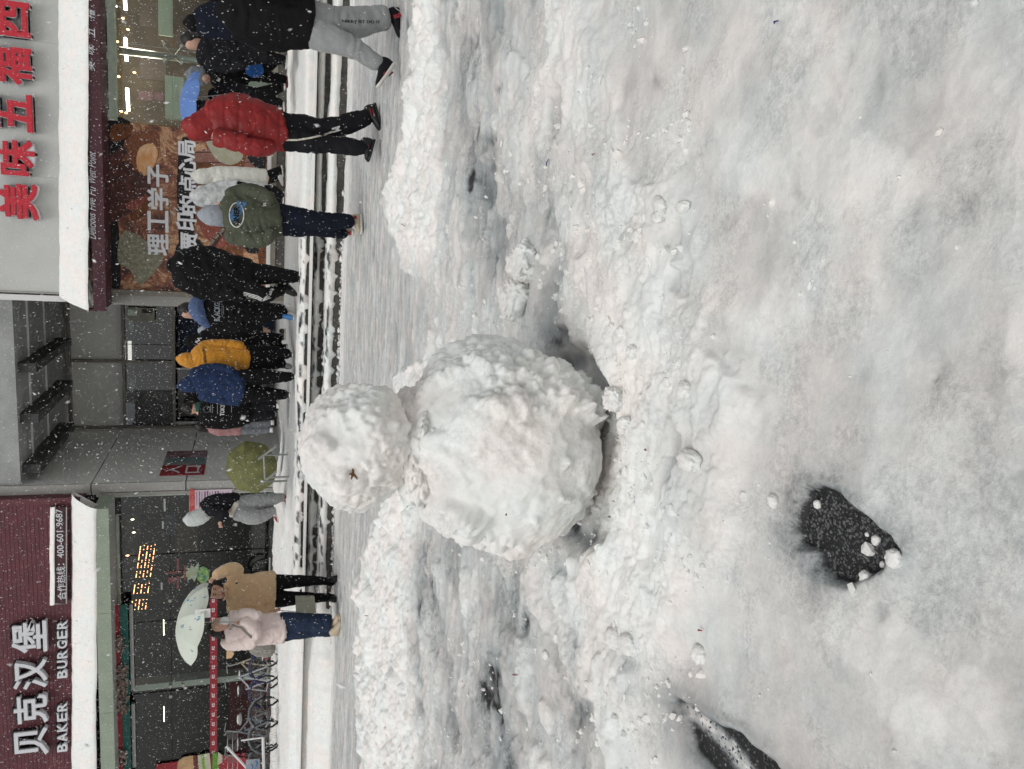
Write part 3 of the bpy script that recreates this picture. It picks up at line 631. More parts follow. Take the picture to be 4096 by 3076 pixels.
M_MINTG = mat('grey_mint_cabinet', (.48, .55, .50), .5)
M_TUBE = mat('lit_tube', (1.0, .93, .80), .5, emit=5.0)
M_BULB = mat('lit_bulb', (1.0, .62, .30), .5, emit=5.0)
M_LED = mat('led_dot', (1.0, .45, .20), .5, emit=9.0)
M_RED = mat('red_board', (.26, .018, .028), .5, var=.1)
M_TEAL = mat('teal_board', (.012, .10, .085), .5, var=.1)
M_GL = glass_mat('shop_glass', (.86, .89, .86), .05)
M_GLD = glass_mat('dark_glass', (.42, .44, .45), .11)
FY, LY, RY = 17.3, 17.2, 21.7
def sl_(name, m, parent, x0, x1, ya, yb, Y, d): return slab(x0, x1, ya, yb, Y, d).build(name, m, parent)
def snow_strip(name, parent, p_lo, p_hi, ya, yb, seed, th=.10, ends=None):
    """lumpy snow lying on a sloping eave: from row/plane p_lo up to row/plane p_hi"""
    nx, nt = 260, 22; co = []
    for i in range(nt):
        t = i / (nt - 1); a = math.pi * t
        for k in range(nx):
            s = k / (nx - 1); y = ya + (yb - ya) * s
            if ends: y = ends(y, t, s)
            x = p_lo[0] + (p_hi[0] - p_lo[0]) * t; Y = p_lo[1] + (p_hi[1] - p_lo[1]) * t
            q = on_y(x, y, Y); co.append((q.x, q.y - th * .8 * math.sin(a) ** .5, q.z + th * .25 * math.sin(a)))
    co = np.array(co); n = fbm2(co[:, 0] * 1.6, co[:, 2] * 3, seed, 4) - .5; n2 = fbm2(co[:, 0] * 9, co[:, 2] * 9, seed + 1, 3) - .5
    wt = np.repeat(np.sin(np.pi * np.linspace(0, 1, nt)) * .8 + .2, nx)
    co[:, 1] -= (n * .06 + n2 * .010) * wt; co[:, 2] += (n * .04 + n2 * .010)
    # close it at the back
    bk = co.reshape(nt, nx, 3)
    rows = np.concatenate([bk, bk[-1:] + np.array((0, .12, -.02)), bk[:1] + np.array((0, .25, .03)), bk[:1]])
    R = len(rows); return link(name, mesh_np(name, rows.reshape(-1, 3), grid_faces(R, nx), True, np.full(R * nx, .96)), M_SNOWC, parent)

# ---- restaurant on the right
o_ = on_y(1100, 700, FY)
RS = thing('restaurant', 'snow-capped restaurant front with red characters, maroon band and big food poster at the right', 'shop', (o_.x, FY, PL))
for a, b in ((-420, 138.6), (139.3, 689.3), (690, 1166)):
    slab(-420, 262, b, a, 16.75, .5).build('fascia_panel', M_PANEL, RS)
MB().box((on_y(130, 1203, 16.7).x, 16.70, on_y(262, 1200, 16.7).z), (on_y(130, 1180, 16.7).x, 17.25, on_y(-420, 1200, 16.7).z)).build('fascia_frame', M_PANELW, RS)
MB().box((on_y(130, 1173, 16.72).x, 16.72, on_y(262, 1200, 16.7).z), (on_y(130, 1168, 16.72).x, 17.2, on_y(-420, 1200, 16.7).z)).build('fascia_trim', M_GREYL, RS)
for ch, y0, y1, x0, x1 in (('美', 735, 878, 2, 158), ('味', 562, 702, -5, 144), ('五', 378, 526, -18, 134), ('福', 192, 338, -24, 130), ('西', 2, 156, -32, 122)):
    c = on_y((x0 + x1) / 2, (y0 + y1) / 2, 16.66); wd = abs(on_y(60, y0, 16.66).x - on_y(60, y1, 16.66).x); ht = abs(on_y(x0, 500, 16.66).z - on_y(x1, 500, 16.66).z)
    e = fit_text('letter', ch, M_WHITEL, RS, c, wd * 1.0, ht * 1.0, X_, Z_, .14, .02, fat=.014)
    f = fit_text('letter_face', ch, M_REDL, e, c - Vector((0, .075, 0)), wd * .98, ht * .98, X_, Z_, .04, .012, fat=.012)
def end_r(y, t, s): return y + (s * (-60 * t))
snow_strip('snow_cover', RS, (353, 15.95), (236, 16.72), -420, 1243, 201, .12, end_r)
sl_('maroon_band', M_MAROON, RS, 352, 405, 1243, -420, 15.98, .06)
MB().box((on_y(352, 1243, 15.98).x, 16.041, on_y(405, 1200, 15.98).z + .004), (on_y(352, -420, 15.98).x, FY + .05, on_y(405, 1200, 15.98).z + .06)).build('soffit', M_MAROON, RS)
zb = on_y(405, 1200, 15.98).z
MB().box((on_y(352, 1243, 15.98).x - .003, 16.0, zb + .06), (on_y(352, 1235, 15.98).x, FY, on_y(352, 1200, 15.98).z)).build('maroon_return', M_MAROON, RS)
for ch, y in (('美', 262), ('味', 198), ('五', 128), ('福', 54)):
    fit_text('brush_letter', ch, M_WHITEL, RS, on_y(360, y, 15.97), .16, .15, X_, Z_, .006, -.004, shear=.25)
for wd_, y0, y1 in (('Delicious', 952, 852), ('Five', 838, 792), ('Fu', 778, 748), ('West', 733, 680), ('Point', 666, 606)):
    a, b = on_y(372, y0, 15.97), on_y(372, y1, 15.97); fit_text('script_word', wd_, M_WHITEL, RS, (a + b) / 2 + Vector((0, 0, 0.02)), abs(a.x - b.x), .13, X_, Vector((.3, 0, 1)).normalized(), .004, -.012)
# green window frame and glazing, columns 480 .. off the right edge
zt, zb2, z3 = on_y(395, 250, FY).z, on_y(433, 250, FY).z, on_y(466, 250, FY).z
FR = []
XR = lambda y: on_y(450, y, FY).x
mb = MB(); mb.box((XR(482), FY - .06, z3), (XR(-420), FY + .08, zb2)); mb.build('window_header', M_GREENF, RS)
for a, b in ((484, 441), (242, 214), (30, 0), (-190, -215)):
    MB().box((XR(a), FY - .058, zb2 + .002), (XR(b), FY + .078, 3.98)).build('window_post', M_GREENF, RS)
for a, b in ((441, 242), (214, 30), (0, -190)):
    MB().box((XR(a) + .003, FY, zb2 + .004), (XR(b) - .003, FY + .01, 3.97)).build('transom_pane', M_GLD, RS)
    MB().box((XR(a) + .003, FY + .3, zb2 + .004), (XR(b) - .003, FY + .33, 3.97)).build('transom_blind', M_INTD, RS)
zs = on_y(692, 250, FY).z; zf = on_y(1100, 300, FY).z
xm = on_y(690, 214, FY).x
for (xa, xb_) in ((XR(478), xm - .006), (xm + .006, XR(-420))):
    for (za, zbx) in ((zf, zs - .006), (zs + .006, z3 - .002)):
        MB().box((xa, FY, za), (xb_, FY + .012, zbx)).build('pane', M_GL, RS)
# steel mullion tube inside with a four-armed spider fitting
MB().tube([(xm, FY + .42, zf - .2), (xm, FY + .42, z3)], .07, 12).build('mullion_tube', M_STEEL, RS, True)
sp = MB()
for sx in (-1, 1):
    for sz in (-1, 1):
        e = Vector((xm + sx * .15, FY + .05, zs + sz * .15)); sp.tube([(xm, FY + .33, zs), e], [.022, .014], 8); sp.tube([e - Vector((0, .09, 0)), e + Vector((0, .02, 0))], .030, 10)
sp.build('spider_fitting', M_STEEL, RS)
MB().tube([(xm + .13, FY + .3, zs + .9), (xm + .13, FY + .3, zf)], .010, 6).build('tie_rod', M_ALUL, RS)
# room behind the glass
rm = MB(); x0, x1 = XR(482), XR(-420)
rm.box((x0, 21.2, PL), (x1, 21.3, 4.4)); rm.box((x0, FY + .1, 4.05), (x1, 21.2, 4.15)); rm.box((x0 - .06, FY + .1, PL), (x0 - .002, 21.2, 4.1)); rm.box((x1, FY + .1, PL), (x1 + .1, 21.2, 4.1)); rm.box((x0, FY + .1, PL - .05), (x1, 21.2, PL + .01))
rm.build('interior_room', M_BROWN, RS)
IY = 19.6
def inb(name, m, x0_, x1_, ya, yb, Y=IY, d=.1, par=RS): return slab(x0_, x1_, ya, yb, Y, d).build(name, m, par)
inb('cabinet_panel', M_MINT, 632, 690, 143, -120, 18.4, .05); inb('cabinet_edge', M_MINTG, 684, 688, 143, -120, 18.38, .015)
for a, b, c, d in ((560, 640, 110, 25), (560, 665, 320, 222), (705, 760, 240, 120), (560, 620, -20, -120)): inb('menu_board', M_BROWN2, a, b, c, d, 19.9, .05)
inb('red_notice', M_MAROON, 555, 610, 402, 365, 20, .03); inb('red_notice', M_MAROON, 620, 655, 402, 370, 20, .03)
cb = inb('white_counter', M_MINT, 660, 735, 478, 305, 17.75, .4); inb('counter_side', M_MINTG, 690, 694, 478, 305, 17.742, .007)
inb('paper_notice', M_WHITE, 716, 744, 415, 347, 17.70, .01)
inb('lower_counter', M_MINTG, 990, 1098, 480, -60, 18.0, .4); inb('lower_counter', M_MINT, 900, 985, 470, 330, 18.3, .4); inb('brown_counter', M_BROWN2, 860, 900, 480, -60, 18.6, .3)
inb('orange_shelf', mat('orange_board', (.50, .09, .02), .5), 856, 880, 45, -60, 18.3, .05); inb('yellow_shelf', mat('yellow_board', (.45, .26, .03), .5), 880, 900, 45, -60, 18.3, .05)
for a, ya, yb in ((503, 40, -30), (507, 245, 152), (514, 445, 352)):
    A, B_ = on_y(a, ya, 19.0), on_y(a - 5, yb, 19.0); MB().tube([A, B_], .035, 8).build('ceiling_tube', M_TUBE, RS)
for x, y in ((463, 24), (492, 73), (469, 166), (475, 306), (485, 446), (505, 452), (538, 290), (512, 118)):
    MB().ball(on_y(x, y, 18.6), .020, 2, (1, 1, 1.6)).build('ceiling_bulb', M_BULB if x != 463 else M_TUBE, RS)
for y_ in (60, 230, 400):
    pl_ = bpy.data.lights.new('tube_light', 'POINT'); pl_.energy = 95; pl_.color = (1, .92, .80); pl_.shadow_soft_size = .25
    po_ = bpy.data.objects.new('tube_light', pl_); COL.objects.link(po_); po_.parent = RS; po_.matrix_parent_inverse = parent_inv(RS); q_ = on_y(520, y_, 18.7); po_.location = (q_.x, q_.y, 3.7)
# poster wall, flat print
PW = []
def food_mat():
    m = bpy.data.materials.new('food_print'); m.use_nodes = True; n = m.node_tree; L = n.links.new; b = n.nodes['Principled BSDF']; b.inputs['Roughness'].default_value = .45
    t = n.nodes.new('ShaderNodeTexCoord'); nz = n.nodes.new('ShaderNodeTexNoise'); nz.inputs['Scale'].default_value = 2.4; nz.inputs['Detail'].default_value = 12; nz.inputs['Roughness'].default_value = .78; nz.inputs['Distortion'].default_value = .8
    L(t.outputs['Object'], nz.inputs[0]); r = n.nodes.new('ShaderNodeValToRGB'); c = r.color_ramp
    st = [(.30, (.010, .008, .007)), (.41, (.07, .026, .018)), (.48, (.21, .062, .030)), (.53, (.36, .15, .075)), (.57, (.72, .42, .22)), (.62, (.22, .075, .035)), (.74, (.62, .48, .30))]
    c.elements[0].position = st[0][0]; c.elements[0].color = (*st[0][1], 1); c.elements[1].position = st[-1][0]; c.elements[1].color = (*st[-1][1], 1)
    for p, q in st[1:-1]: e = c.elements.new(p); e.color = (*q, 1)
    L(nz.outputs[0], r.inputs[0]); g = n.nodes.new('ShaderNodeGamma'); g.inputs[1].default_value = .92; L(r.outputs[0], g.inputs[0]); L(g.outputs[0], b.inputs['Base Color']); return m
M_FOOD = food_mat()
xa, xb_ = on_y(750, 1166, FY).x, XR(486)
PO = MB().box((xa, FY - .02, on_y(1066, 1000, FY).z), (xb_, FY + .1, 4.02)).build('poster', M_FOOD, RS)
def blob(name, m, pts, lay, par=PO):
    """flat printed shape on the poster, thin film"""
    pp = [on_y(x, y, FY - .02 - .003 * lay) for x, y in pts]; n = len(pp); q = []
    for i in range(n):
        a, b, c, d = pp[i - 1], pp[i], pp[(i + 1) % n], pp[(i + 2) % n]
        for t in (0, .33, .66):
            q.append(.5 * ((2 * b) + (c - a) * t + (2 * a - 5 * b + 4 * c - d) * t * t + (3 * b - a - 3 * c + d) * t ** 3))
    return MB().prism(q, (0, .0025, 0)).build(name, m, par)
F_BUN = mat('print_bun', (.24, .085, .03), .5, col2=(.09, .03, .010), vscale=10); F_CREAM = mat('print_cream', (.46, .44, .36), .5, col2=(.38, .36, .24), vscale=8)
F_PINK = mat('print_pink_wood', (.27, .13, .10), .5, var=.25, vscale=3, stretch=(6, 1, 1)); F_MEAT = mat('print_meat', (.16, .035, .022), .5, col2=(.07, .02, .015), vscale=12)
F_SAUS = mat('print_sausage', (.13, .045, .035), .5, col2=(.05, .022, .02), vscale=10); F_ORG = mat('print_orange', (.34, .13, .06), .5, col2=(.14, .04, .02), vscale=14, stretch=(1, 1, 5))
F_BLK = mat('print_black', (.010, .010, .011), .5); F_HAM = mat('print_ham', (.36, .10, .07), .5, col2=(.20, .05, .03), vscale=12); F_LINE = mat('print_line', (.08, .03, .025), .6)
F_GRN = mat('print_cheese', (.36, .35, .26), .5, col2=(.20, .19, .12), vscale=14)
blob('printed_shade', F_BLK, [(405, 1160), (478, 1160), (478, 1010), (468, 880), (405, 915)], 1)
blob('printed_shade', F_BLK, [(405, 482), (520, 486), (500, 600), (410, 660)], 1)
blob('printed_bread', F_BUN, [(450, 500), (530, 500), (515, 545), (470, 565), (440, 560)], 2)
blob('printed_board', F_ORG, [(500, 560), (600, 520), (640, 560), (620, 660), (540, 690), (505, 640)], 2)
F_GLOW = mat('print_warm_glow', (.80, .36, .13), .5, col2=(.90, .62, .36), vscale=5, stretch=(1, 1, 3))
blob('printed_highlight', F_GLOW, [(560, 590), (610, 575), (632, 620), (600, 690), (565, 700), (545, 650)], 3)
blob('printed_sausage', F_SAUS, [(410, 660), (480, 590), (512, 600), (480, 650), (420, 700)], 3)
blob('printed_sausage', F_SAUS, [(410, 720), (490, 645), (535, 665), (500, 720), (430, 800)], 4)
blob('printed_sausage', F_SAUS, [(408, 800), (470, 720), (545, 680), (600, 740), (590, 800), (500, 860), (408, 900)], 3)
blob('printed_ham', F_HAM, [(505, 815), (590, 780), (575, 830), (520, 840)], 5); blob('printed_melon', F_BUN, [(520, 865), (590, 800), (593, 840), (560, 872)], 6)
blob('printed_cheese', F_GRN, [(500, 920), (640, 1010), (640, 1060), (560, 1140), (520, 1080), (470, 1040)], 2)
blob('printed_table', F_PINK, [(720, 660), (800, 600), (960, 590), (1060, 640), (1060, 760), (960, 800), (840, 760), (760, 740)], 1)
for y in (610, 650, 695, 740): blob('printed_plank_gap', F_LINE, [(790, y - 2), (1010, y - 2), (1010, y + 1), (790, y + 1)], 2)
blob('printed_bowl', F_CREAM, [(828, 550), (960, 600), (965, 640), (920, 660), (870, 640), (840, 600)], 4); blob('printed_rim', F_BUN, [(945, 640), (985, 600), (970, 680), (925, 690), (900, 668)], 3)
blob('printed_bun', F_BUN, [(775, 680), (790, 652), (835, 650), (870, 690), (850, 740), (800, 730)], 4)
blob('printed_wrap', F_HAM, [(790, 850), (900, 880), (930, 960), (900, 1060), (850, 980), (810, 930)], 3); blob('printed_crust', F_BUN, [(880, 990), (960, 1000), (970, 1060), (920, 1080), (885, 1050)], 4)
blob('printed_shade', F_BLK, [(985, 620), (1050, 690), (1064, 620), (1030, 560)], 3); blob('printed_shade', F_BLK, [(720, 960), (800, 960), (830, 1050), (800, 1150), (700, 1150), (690, 1060)], 2)
blob('printed_bun', F_BUN, [(1040, 980), (1062, 960), (1062, 1082), (1045, 1078), (1032, 1030)], 4); blob('printed_shade', F_BLK, [(970, 930), (1060, 940), (1060, 1000), (990, 1010)], 3)
blob('printed_text_band', F_BLK, [(715, 590), (770, 590), (775, 960), (715, 960)], 2)
for ch, y in (('理', 978), ('工', 885), ('学', 796), ('子', 703)):
    fit_text('poster_letter', ch, M_PRINTW, PO, on_y(632, y, FY - .06), .40, .36, X_, Z_, .006, .008, fat=.008)
for ch, y, dx in (('贾', 965, 757), ('印', 887, 746), ('的', 818, 752), ('点', 736, 751), ('心', 666, 749), ('局', 597, 748)):
    fit_text('poster_letter', ch, M_PRINTW, PO, on_y(dx, y, FY - .06), .32, .30 if ch != '印' else .36, X_, Z_, .006, .008, fat=.008)
for x, y in ((692, 852), (706, 838), (720, 832)):
    p = on_y(x, y, FY - .06); MB().tube([p + Vector((-.03, 0, -.04)), p + Vector((.03, 0, .04))], .012, 6).build('poster_tick', M_WHITEL, PO)
bd = blob('printed_ribbon', F_LINE, [(835, 985), (890, 905), (905, 915), (850, 1000)], 7)
a, b = on_y(838, 978, FY), on_y(896, 914, FY); rr = (b - a).normalized()
fit_text('ribbon_word', 'ous les joie', F_CREAM, PO, (a + b) / 2 - Vector((0, .055, 0)), (b - a).length, .10, rr, Vector((-rr.z, 0, rr.x)), .004, .01)
MB().box((xa, FY - .07, on_y(1082, 900, FY).z), (xb_, FY + .1, on_y(1066, 900, FY).z)).build('sill', M_WHITE, RS)
MB().box((xa, FY - .11, on_y(1102, 900, FY).z), (XR(-420), FY + .1, on_y(1082, 900, FY).z - .002)).build('sill_ledge', M_BEIGE, RS)
MB().box((xa, FY - .09, PL - .4), (XR(-420), FY + .1, on_y(1102, 900, FY).z - .002)).build('plinth', M_PLINTH, RS)
# stone column closing the restaurant
xc0, xc1 = on_y(750, 1226, FY).x, xa - .002
MB().box((xc1 - .10, FY - .14, PL - .3), (xc1, FY + .3, 4.02)).build('column_trim', M_ALU, RS)
MB().box((xc0, FY - .10, PL - .3), (xc1 - .103, FY + .5, 4.02)).build('column', M_COLU, RS, )
MB().box((xc0 + .02, FY + .503, PL - .3), (xa + .1, RY, 5.3)).build('return_wall', M_GREYP, RS)
MB().box((XR(-420) - .2, FY + .2, 4.2), (xc0 + .02, 23.0, 9.5)).build('upper_wall', M_GREYP, RS)

# ---- entrance hall between the shops
EH = thing('entrance_hall', 'recessed grey stone entrance with dark glass between the two shops', 'building', (on_y(1100, 1500, RY).x, RY, PL))
XL = (on_y(500, 1722, RY).x + on_y(363, 1924, LY).x) / 2
xr = xc0 + .02; xR = lambda y: on_y(600, y, RY).x; zR = lambda x: on_y(x, 1500, RY).z
MB().box((XL, RY + .05, zR(491)), (xR(1447), RY + .2, zR(285))).build('stone_panel', M_GREYP, EH)
MB().box((xR(1443), RY + .05, zR(491)), (xr + 1.2, RY + .2, zR(285))).build('stone_panel', M_GREYP, EH)
def bar(n, xa_, xb1, za, zbb, dpt=.10, m=M_ALU): return MB().box((xa_, RY - dpt, za), (xb1, RY + .04, zbb)).build(n, m, EH)
bar('frame_bar', XL + .03, xr + 1.2, zR(503), zR(491)); bar('frame_bar', XL + .03, xr + 1.2, zR(702), zR(692)); bar('frame_bar', XL + .03, xr + 1.2, zR(286), zR(272), .12, M_ALU)
bar('frame_post', xR(1450), xR(1441), zR(491) + .002, zR(286) - .002); bar('frame_post', xR(1450), xR(1441), zR(692) + .002, zR(503) - .002); bar('frame_post', XL + .002, XL + .06, PL, zR(286)); bar('frame_post', xR(1474), xR(1470), PL, zR(704), .06, M_ALUL)
for (a, b) in ((XL + .06, xR(1451)), (xR(1440), xr + 1.2)):
    MB().box((a, RY + .02, zR(691)), (b, RY + .03, zR(504))).build('pane', M_GLD, EH)
for y in (1380,): MB().box((xR(y), RY + .01, zR(691)), (xR(y - 2), RY + .017, zR(504))).build('pane_seam', M_DARK, EH)
hl = MB(); hl.box((XL - .1, 25.0, PL), (xr + 1.5, 25.1, 6)); hl.box((XL - .1, RY + .2, 3.75), (xr + 1.5, 25, 3.85)); hl.box((XL - .2, RY + .2, PL), (XL - .1, 25, 4)); hl.box((xr + 1.4, RY + .2, PL), (xr + 1.5, 25, 4)); hl.box((XL - .1, RY + .1, PL - .08), (xr + 1.5, 25, PL + .03))
hl.build('dark_hall', M_INTD, EH)
MB().box(tuple(on_y(512, 1440, 22.0)), tuple(on_y(524, 1366, 22.0) + Vector((0, .1, 0)))).build('lit_lamp', M_TUBE, EH)
MB().box(tuple(on_y(506, 1282, 21.55)), tuple(on_y(618, 1233, 21.55) + Vector((0, .03, 0))), ).build('notice_board', mat('beige_notice', (.30, .29, .22), .6, var=.15, vscale=9), EH)
for (a, b, c, d, m_) in ((512, 548, 1262, 1240, M_MINT), (560, 590, 1275, 1256, M_COLU), (535, 542, 1248, 1240, mat('green_mark', (.12, .25, .05), .6)), (568, 610, 1252, 1238, M_BROWN2)):
    MB().box(tuple(on_y(a, c, 21.54)), tuple(on_y(b, d, 21.54) + Vector((0, .006, 0)))).build('notice_patch', m_, EH)
for (a, b, c, d) in ((515, 542, 1320, 1284), (520, 548, 1570, 1520)): MB().box(tuple(on_y(a, c, 23.2)), tuple(on_y(b, d, 23.2) + Vector((0, .03, 0)))).build('far_panel', M_MINTG, EH)
for y, a, b in ((1, 578, 1), (2, 600, 2)):
    A, B_ = on_y(b and (578 if y == 1 else 600), 1285 if y == 1 else 1375, 22.8), on_y(580 if y == 1 else 602, 1535 if y == 1 else 1505, 22.8); MB().tube([A, B_], .008, 5).build('ceiling_rail', M_ALUL, EH)
# door leaf ajar and far doors
MB().box((XL + .1, RY - .02, PL + .05), (XL + .16, RY + .05, zR(704))).build('door_frame', M_ALUL, EH)
MB().box((xR(1690), RY + .3, PL), (xR(1480), RY + .32, zR(704))).build('door_glass', M_GLD, EH)
MB().box((xR(1460), RY + .6, PL), (xR(1250), RY + .62, zR(704))).build('blue_curtain', mat('navy_curtain', (.012, .025, .06), .7, var=.4, vscale=6), EH)
# return wall on the left of the recess, front edge, canopy
XW = XL - .001
zlo = PL - .3
zs1 = (on_x(495, 1720, XL).z + on_x(363, 1922, XL).z) / 2; zs2 = on_x(744, 1924, XL).z
for a, b in ((zlo, zs2 - .012), (zs2 + .012, zs1 - .012), (zs1 + .012, 6.2)):
    MB().box((XW - .3, LY + .02, a), (XW, RY + .3, b)).build('stone_panel', M_GREYP, EH)
xe = on_y(500, 1966, LY).x
for a, b in ((zlo, zs2 - .012), (zs2 + .012, zs1 - .012), (zs1 + .012, 8.5)):
    MB().box((xe, LY - .02, a), (XW + .01, LY + .018, b)).build('edge_panel', M_GREYL, EH)
MB().box((xe - .5, LY + .03, zlo), (XW - .31, RY, 6.2)).build('wall_core', M_DARK, EH)
ZC = zR(272) + .05
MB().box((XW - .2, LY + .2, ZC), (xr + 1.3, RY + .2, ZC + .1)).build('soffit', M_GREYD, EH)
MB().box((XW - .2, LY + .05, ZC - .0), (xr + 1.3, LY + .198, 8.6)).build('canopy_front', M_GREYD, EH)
for y in (1365, 1535, 1705):
    p = on_y(228, y, 20.8); MB().box((p.x - .09, LY + .21, ZC - .32), (p.x + .09, 20.8, ZC - .002)).build('soffit_beam', mat('beam_stone', (.05, .052, .05), .6, var=.3, vscale=4), EH)
for yy in (18.2, 19.6): MB().box((XW + .01, yy, ZC - .035), (xr, yy + .04, ZC - .002)).build('soffit_joint', M_GREYP, EH)

# ---- burger shop on the left
BS = thing('burger_shop', 'burger shop with slatted maroon sign, snow ledge and dark glass front at the left', 'shop', (on_y(1100, 2500, LY).x, LY, PL))
XB0, XB1 = on_y(500, 3500, LY).x, xe - .004
SY = 16.95
for k in range(26):
    x1 = 300 - k * 16.6; za, zbb = on_y(x1, 2400, SY).z, on_y(x1 - 15.5, 2400, SY).z
    MB().box((XB0, SY, za), (XB1 - .14, SY + .04, zbb)).build('sign_slat', M_MAROON2, BS)
MB().box((XB0, SY + .05, 4.0), (XB1 - .05, LY + .1, 8.0)).build('sign_backing', M_DARK, BS)
MB().box((XB1 - .138, SY - .01, 4.2), (XB1, LY + .1, 7.6)).build('sign_edge', M_MAROON2, BS)
def capped(name, txt, y0, y1, x0, x1, bold, ext=.12):
    c = on_y((x0 + x1) / 2, (y0 + y1) / 2, SY - .1); w1 = abs(on_y(x1, y0, SY - .1).x - on_y(x1, y1, SY - .1).x); h1 = abs(on_y(x0, y0, SY - .1).z - on_y(x1, y0, SY - .1).z)
    e = fit_text(name, txt, M_WHITEL, BS, c, w1, h1, X_, Z_, ext, bold)
    # snow on the upward faces: a second, slightly raised copy behind the face
    s = fit_text('letter_snow', txt, M_SNOWC, e, c + Vector((0, .03, .035)), w1 * 1.02, h1 * 1.02, X_, Z_, ext * .8, bold + .012)
    return e
for ch, y0, y1, x0, x1 in (('贝', 3018, 2908, 60, 196), ('克', 2890, 2776, 58, 194), ('汉', 2752, 2634, 54, 192), ('堡', 2606, 2482, 48, 190)): capped('letter', ch, y0, y1, x0, x1, .02)
for wd_, y0, y1 in (('BAKER', 3004, 2802), ('BURGER', 2710, 2474)):
    n = len(wd_); st = (y0 - y1) / n
    for i, ch in enumerate(wd_): capped('letter', ch, y0 - st * i - 2, y0 - st * (i + 1) + 7, 230, 270, .02, .09)
pb = sl_('phone_board', M_MAROON, BS, 219, 264, 2412, 2032, SY - .14, .12)
ps = MB()
fit_text('phone_text', '合作热线：400-601-9687', M_WHITEL, pb, on_y(241, 2220, SY - .15), abs(on_y(241, 2405, SY).x - on_y(241, 2045, SY).x), .155, X_, Z_, .006, .006)
mr = [on_y(217, 2415, SY - .15), on_y(217, 2029, SY - .15), on_y(266, 2029, SY - .15), on_y(266, 2415, SY - .15)]
MB().tube([mr[0], mr[1], mr[2], mr[3], mr[0]], .012, 6).build('board_rim', M_ALUL, pb)
def noend(y, t, s): return y
snow_strip('snow_cover', BS, (220, SY - .16), (200, SY - .02), 2418, 2027, 231, .05, noend)
def end_l(y, t, s): return y - (1 - s) * 70 * (t ** 1.5) if s < 1 else y
CYF = 16.4
yc0 = 2035
snow_strip('snow_cover', BS, (386, CYF), (286, SY - .02), 3500, 2035, 241, .13, lambda y, t, s: y - s * (60 * t))
zg0, zg1 = on_y(443, 2400, CYF).z, on_y(384, 2400, CYF).z; xg = on_y(414, yc0, CYF).x
pr = [(XB0, CYF, zg1), (xg, CYF, zg1), (xg, CYF, zg0 + .02), (XB0, CYF, zg0 + .02)]
for k in range(8):
    xa1 = xg - k * 2.2; MB().box((xa1 - 2.194, CYF, zg0), (xa1, CYF + .05, zg1)).build('green_band', M_PALEG, BS)
MB().box((xg - .03, CYF + .053, zg0 + .0), (xg, LY + .1, zg1)).build('green_return', M_PALEG, BS)
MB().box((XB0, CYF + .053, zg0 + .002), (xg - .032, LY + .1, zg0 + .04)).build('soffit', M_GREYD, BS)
# glazing
zL = lambda x, y=2500: on_y(x, y, LY).z; xL = lambda y, x=700: on_y(x, y, LY).x
zfl = on_y(1099, 2600, LY).z
x23 = xL(2395, 480)
MB().box((XB0, LY - .30, zL(488)), (x23, LY - .26, zL(452))).build('red_signboard', M_RED, BS)
MB().box((XB0, LY - .302, zL(520)), (x23, LY - .262, zL(489))).build('green_signboard', M_TEAL, BS)
for a, b in ((2410, 2752), (2808, 3060)): MB().box((xL(b, 528), LY - .10, zL(535)), (xL(a, 528), LY - .02, zL(521))).build('light_rail', M_ALUL, BS)
M_WR = mat('faded_garland', (.26, .20, .17), .9, var=.5, vscale=30)
for (ya, yb, xc, amp, n_) in ((2855, 2665, 488, 20, 190), (2605, 2545, 480, 15, 50), (3060, 3000, 485, 18, 50)):
    g = MB(); rnd = random.Random(ya)
    for k in range(n_):
        y = rnd.uniform(yb, ya); c = on_y(xc + rnd.uniform(-amp, amp), y, LY - .33 - rnd.random() * .05); d = Vector((rnd.uniform(-1, 1), rnd.uniform(-.6, 0), rnd.uniform(-1, 1))).normalized() * rnd.uniform(.03, .08)
        e = d.cross(Vector((rnd.uniform(-1, 1), 1, rnd.uniform(-1, 1)))).normalized() * .022
        g.prism([c - e, c + d * .5 - e * 1.6, c + d, c + d * .5 + e * 1.6, c + e], (0, .006, 0))
    g.build('garland', M_WR, BS)
xmu = xL(2735, 750)
MB().box((xmu - .09, LY + .05, zfl), (xmu + .05, LY + .35, zL(450))).build('steel_mullion', M_STEEL, BS)
M_BOLT = mat('glass_bolt', (.36, .36, .30), .4, metal=.6)
for (x, y) in ((681, 2745), (732, 2740), (683, 2785), (680, 2402)):
    p = on_y(x, y, LY); MB().tube([p + Vector((0, -.03, 0)), p + Vector((0, .02, 0))], .035, 12).tube([p, p + Vector((.06 if y > 2780 else .1, .22, .10))], .012, 6).build('glass_bolt', M_BOLT, BS)
for a, b in ((XB0, xL(2762, 700)), (xL(2758, 700), xL(2480)), (xL(2478), xL(2215)), (xL(2212), XB1)):
    zmid = zL(684)
    for c, d in ((zfl, zmid - .004), (zmid + .004, zL(446))): MB().box((a + .004, LY, c), (b - .004, LY + .012, d)).build('pane', M_GL, BS)
for x, ya, yb in ((655, 1995, 2045), (648, 2085, 2115), (643, 2330, 2360), (1075, 2230, 2285)): MB().box(tuple(on_y(x, yb, LY - .01)), tuple(on_y(x + 7, ya, LY - .01) + Vector((0, .006, 0)))).build('glass_clip', M_ALUL, BS)
ri = MB(); ri.box((XB0, 22.5, PL), (XB1, 22.6, 5)); ri.box((XB0, LY + .1, 4.15), (XB1, 22.5, 4.25)); ri.box((XB1 - .45, LY + .1, PL), (XB1 - .4, 22.5, 4.2)); ri.box((XB0 - .1, LY + .1, PL), (XB0, 22.5, 4.2)); ri.box((XB0, LY + .1, PL - .05), (XB1, 22.5, PL + .01))
ri.build('interior_room', M_INTD, BS)
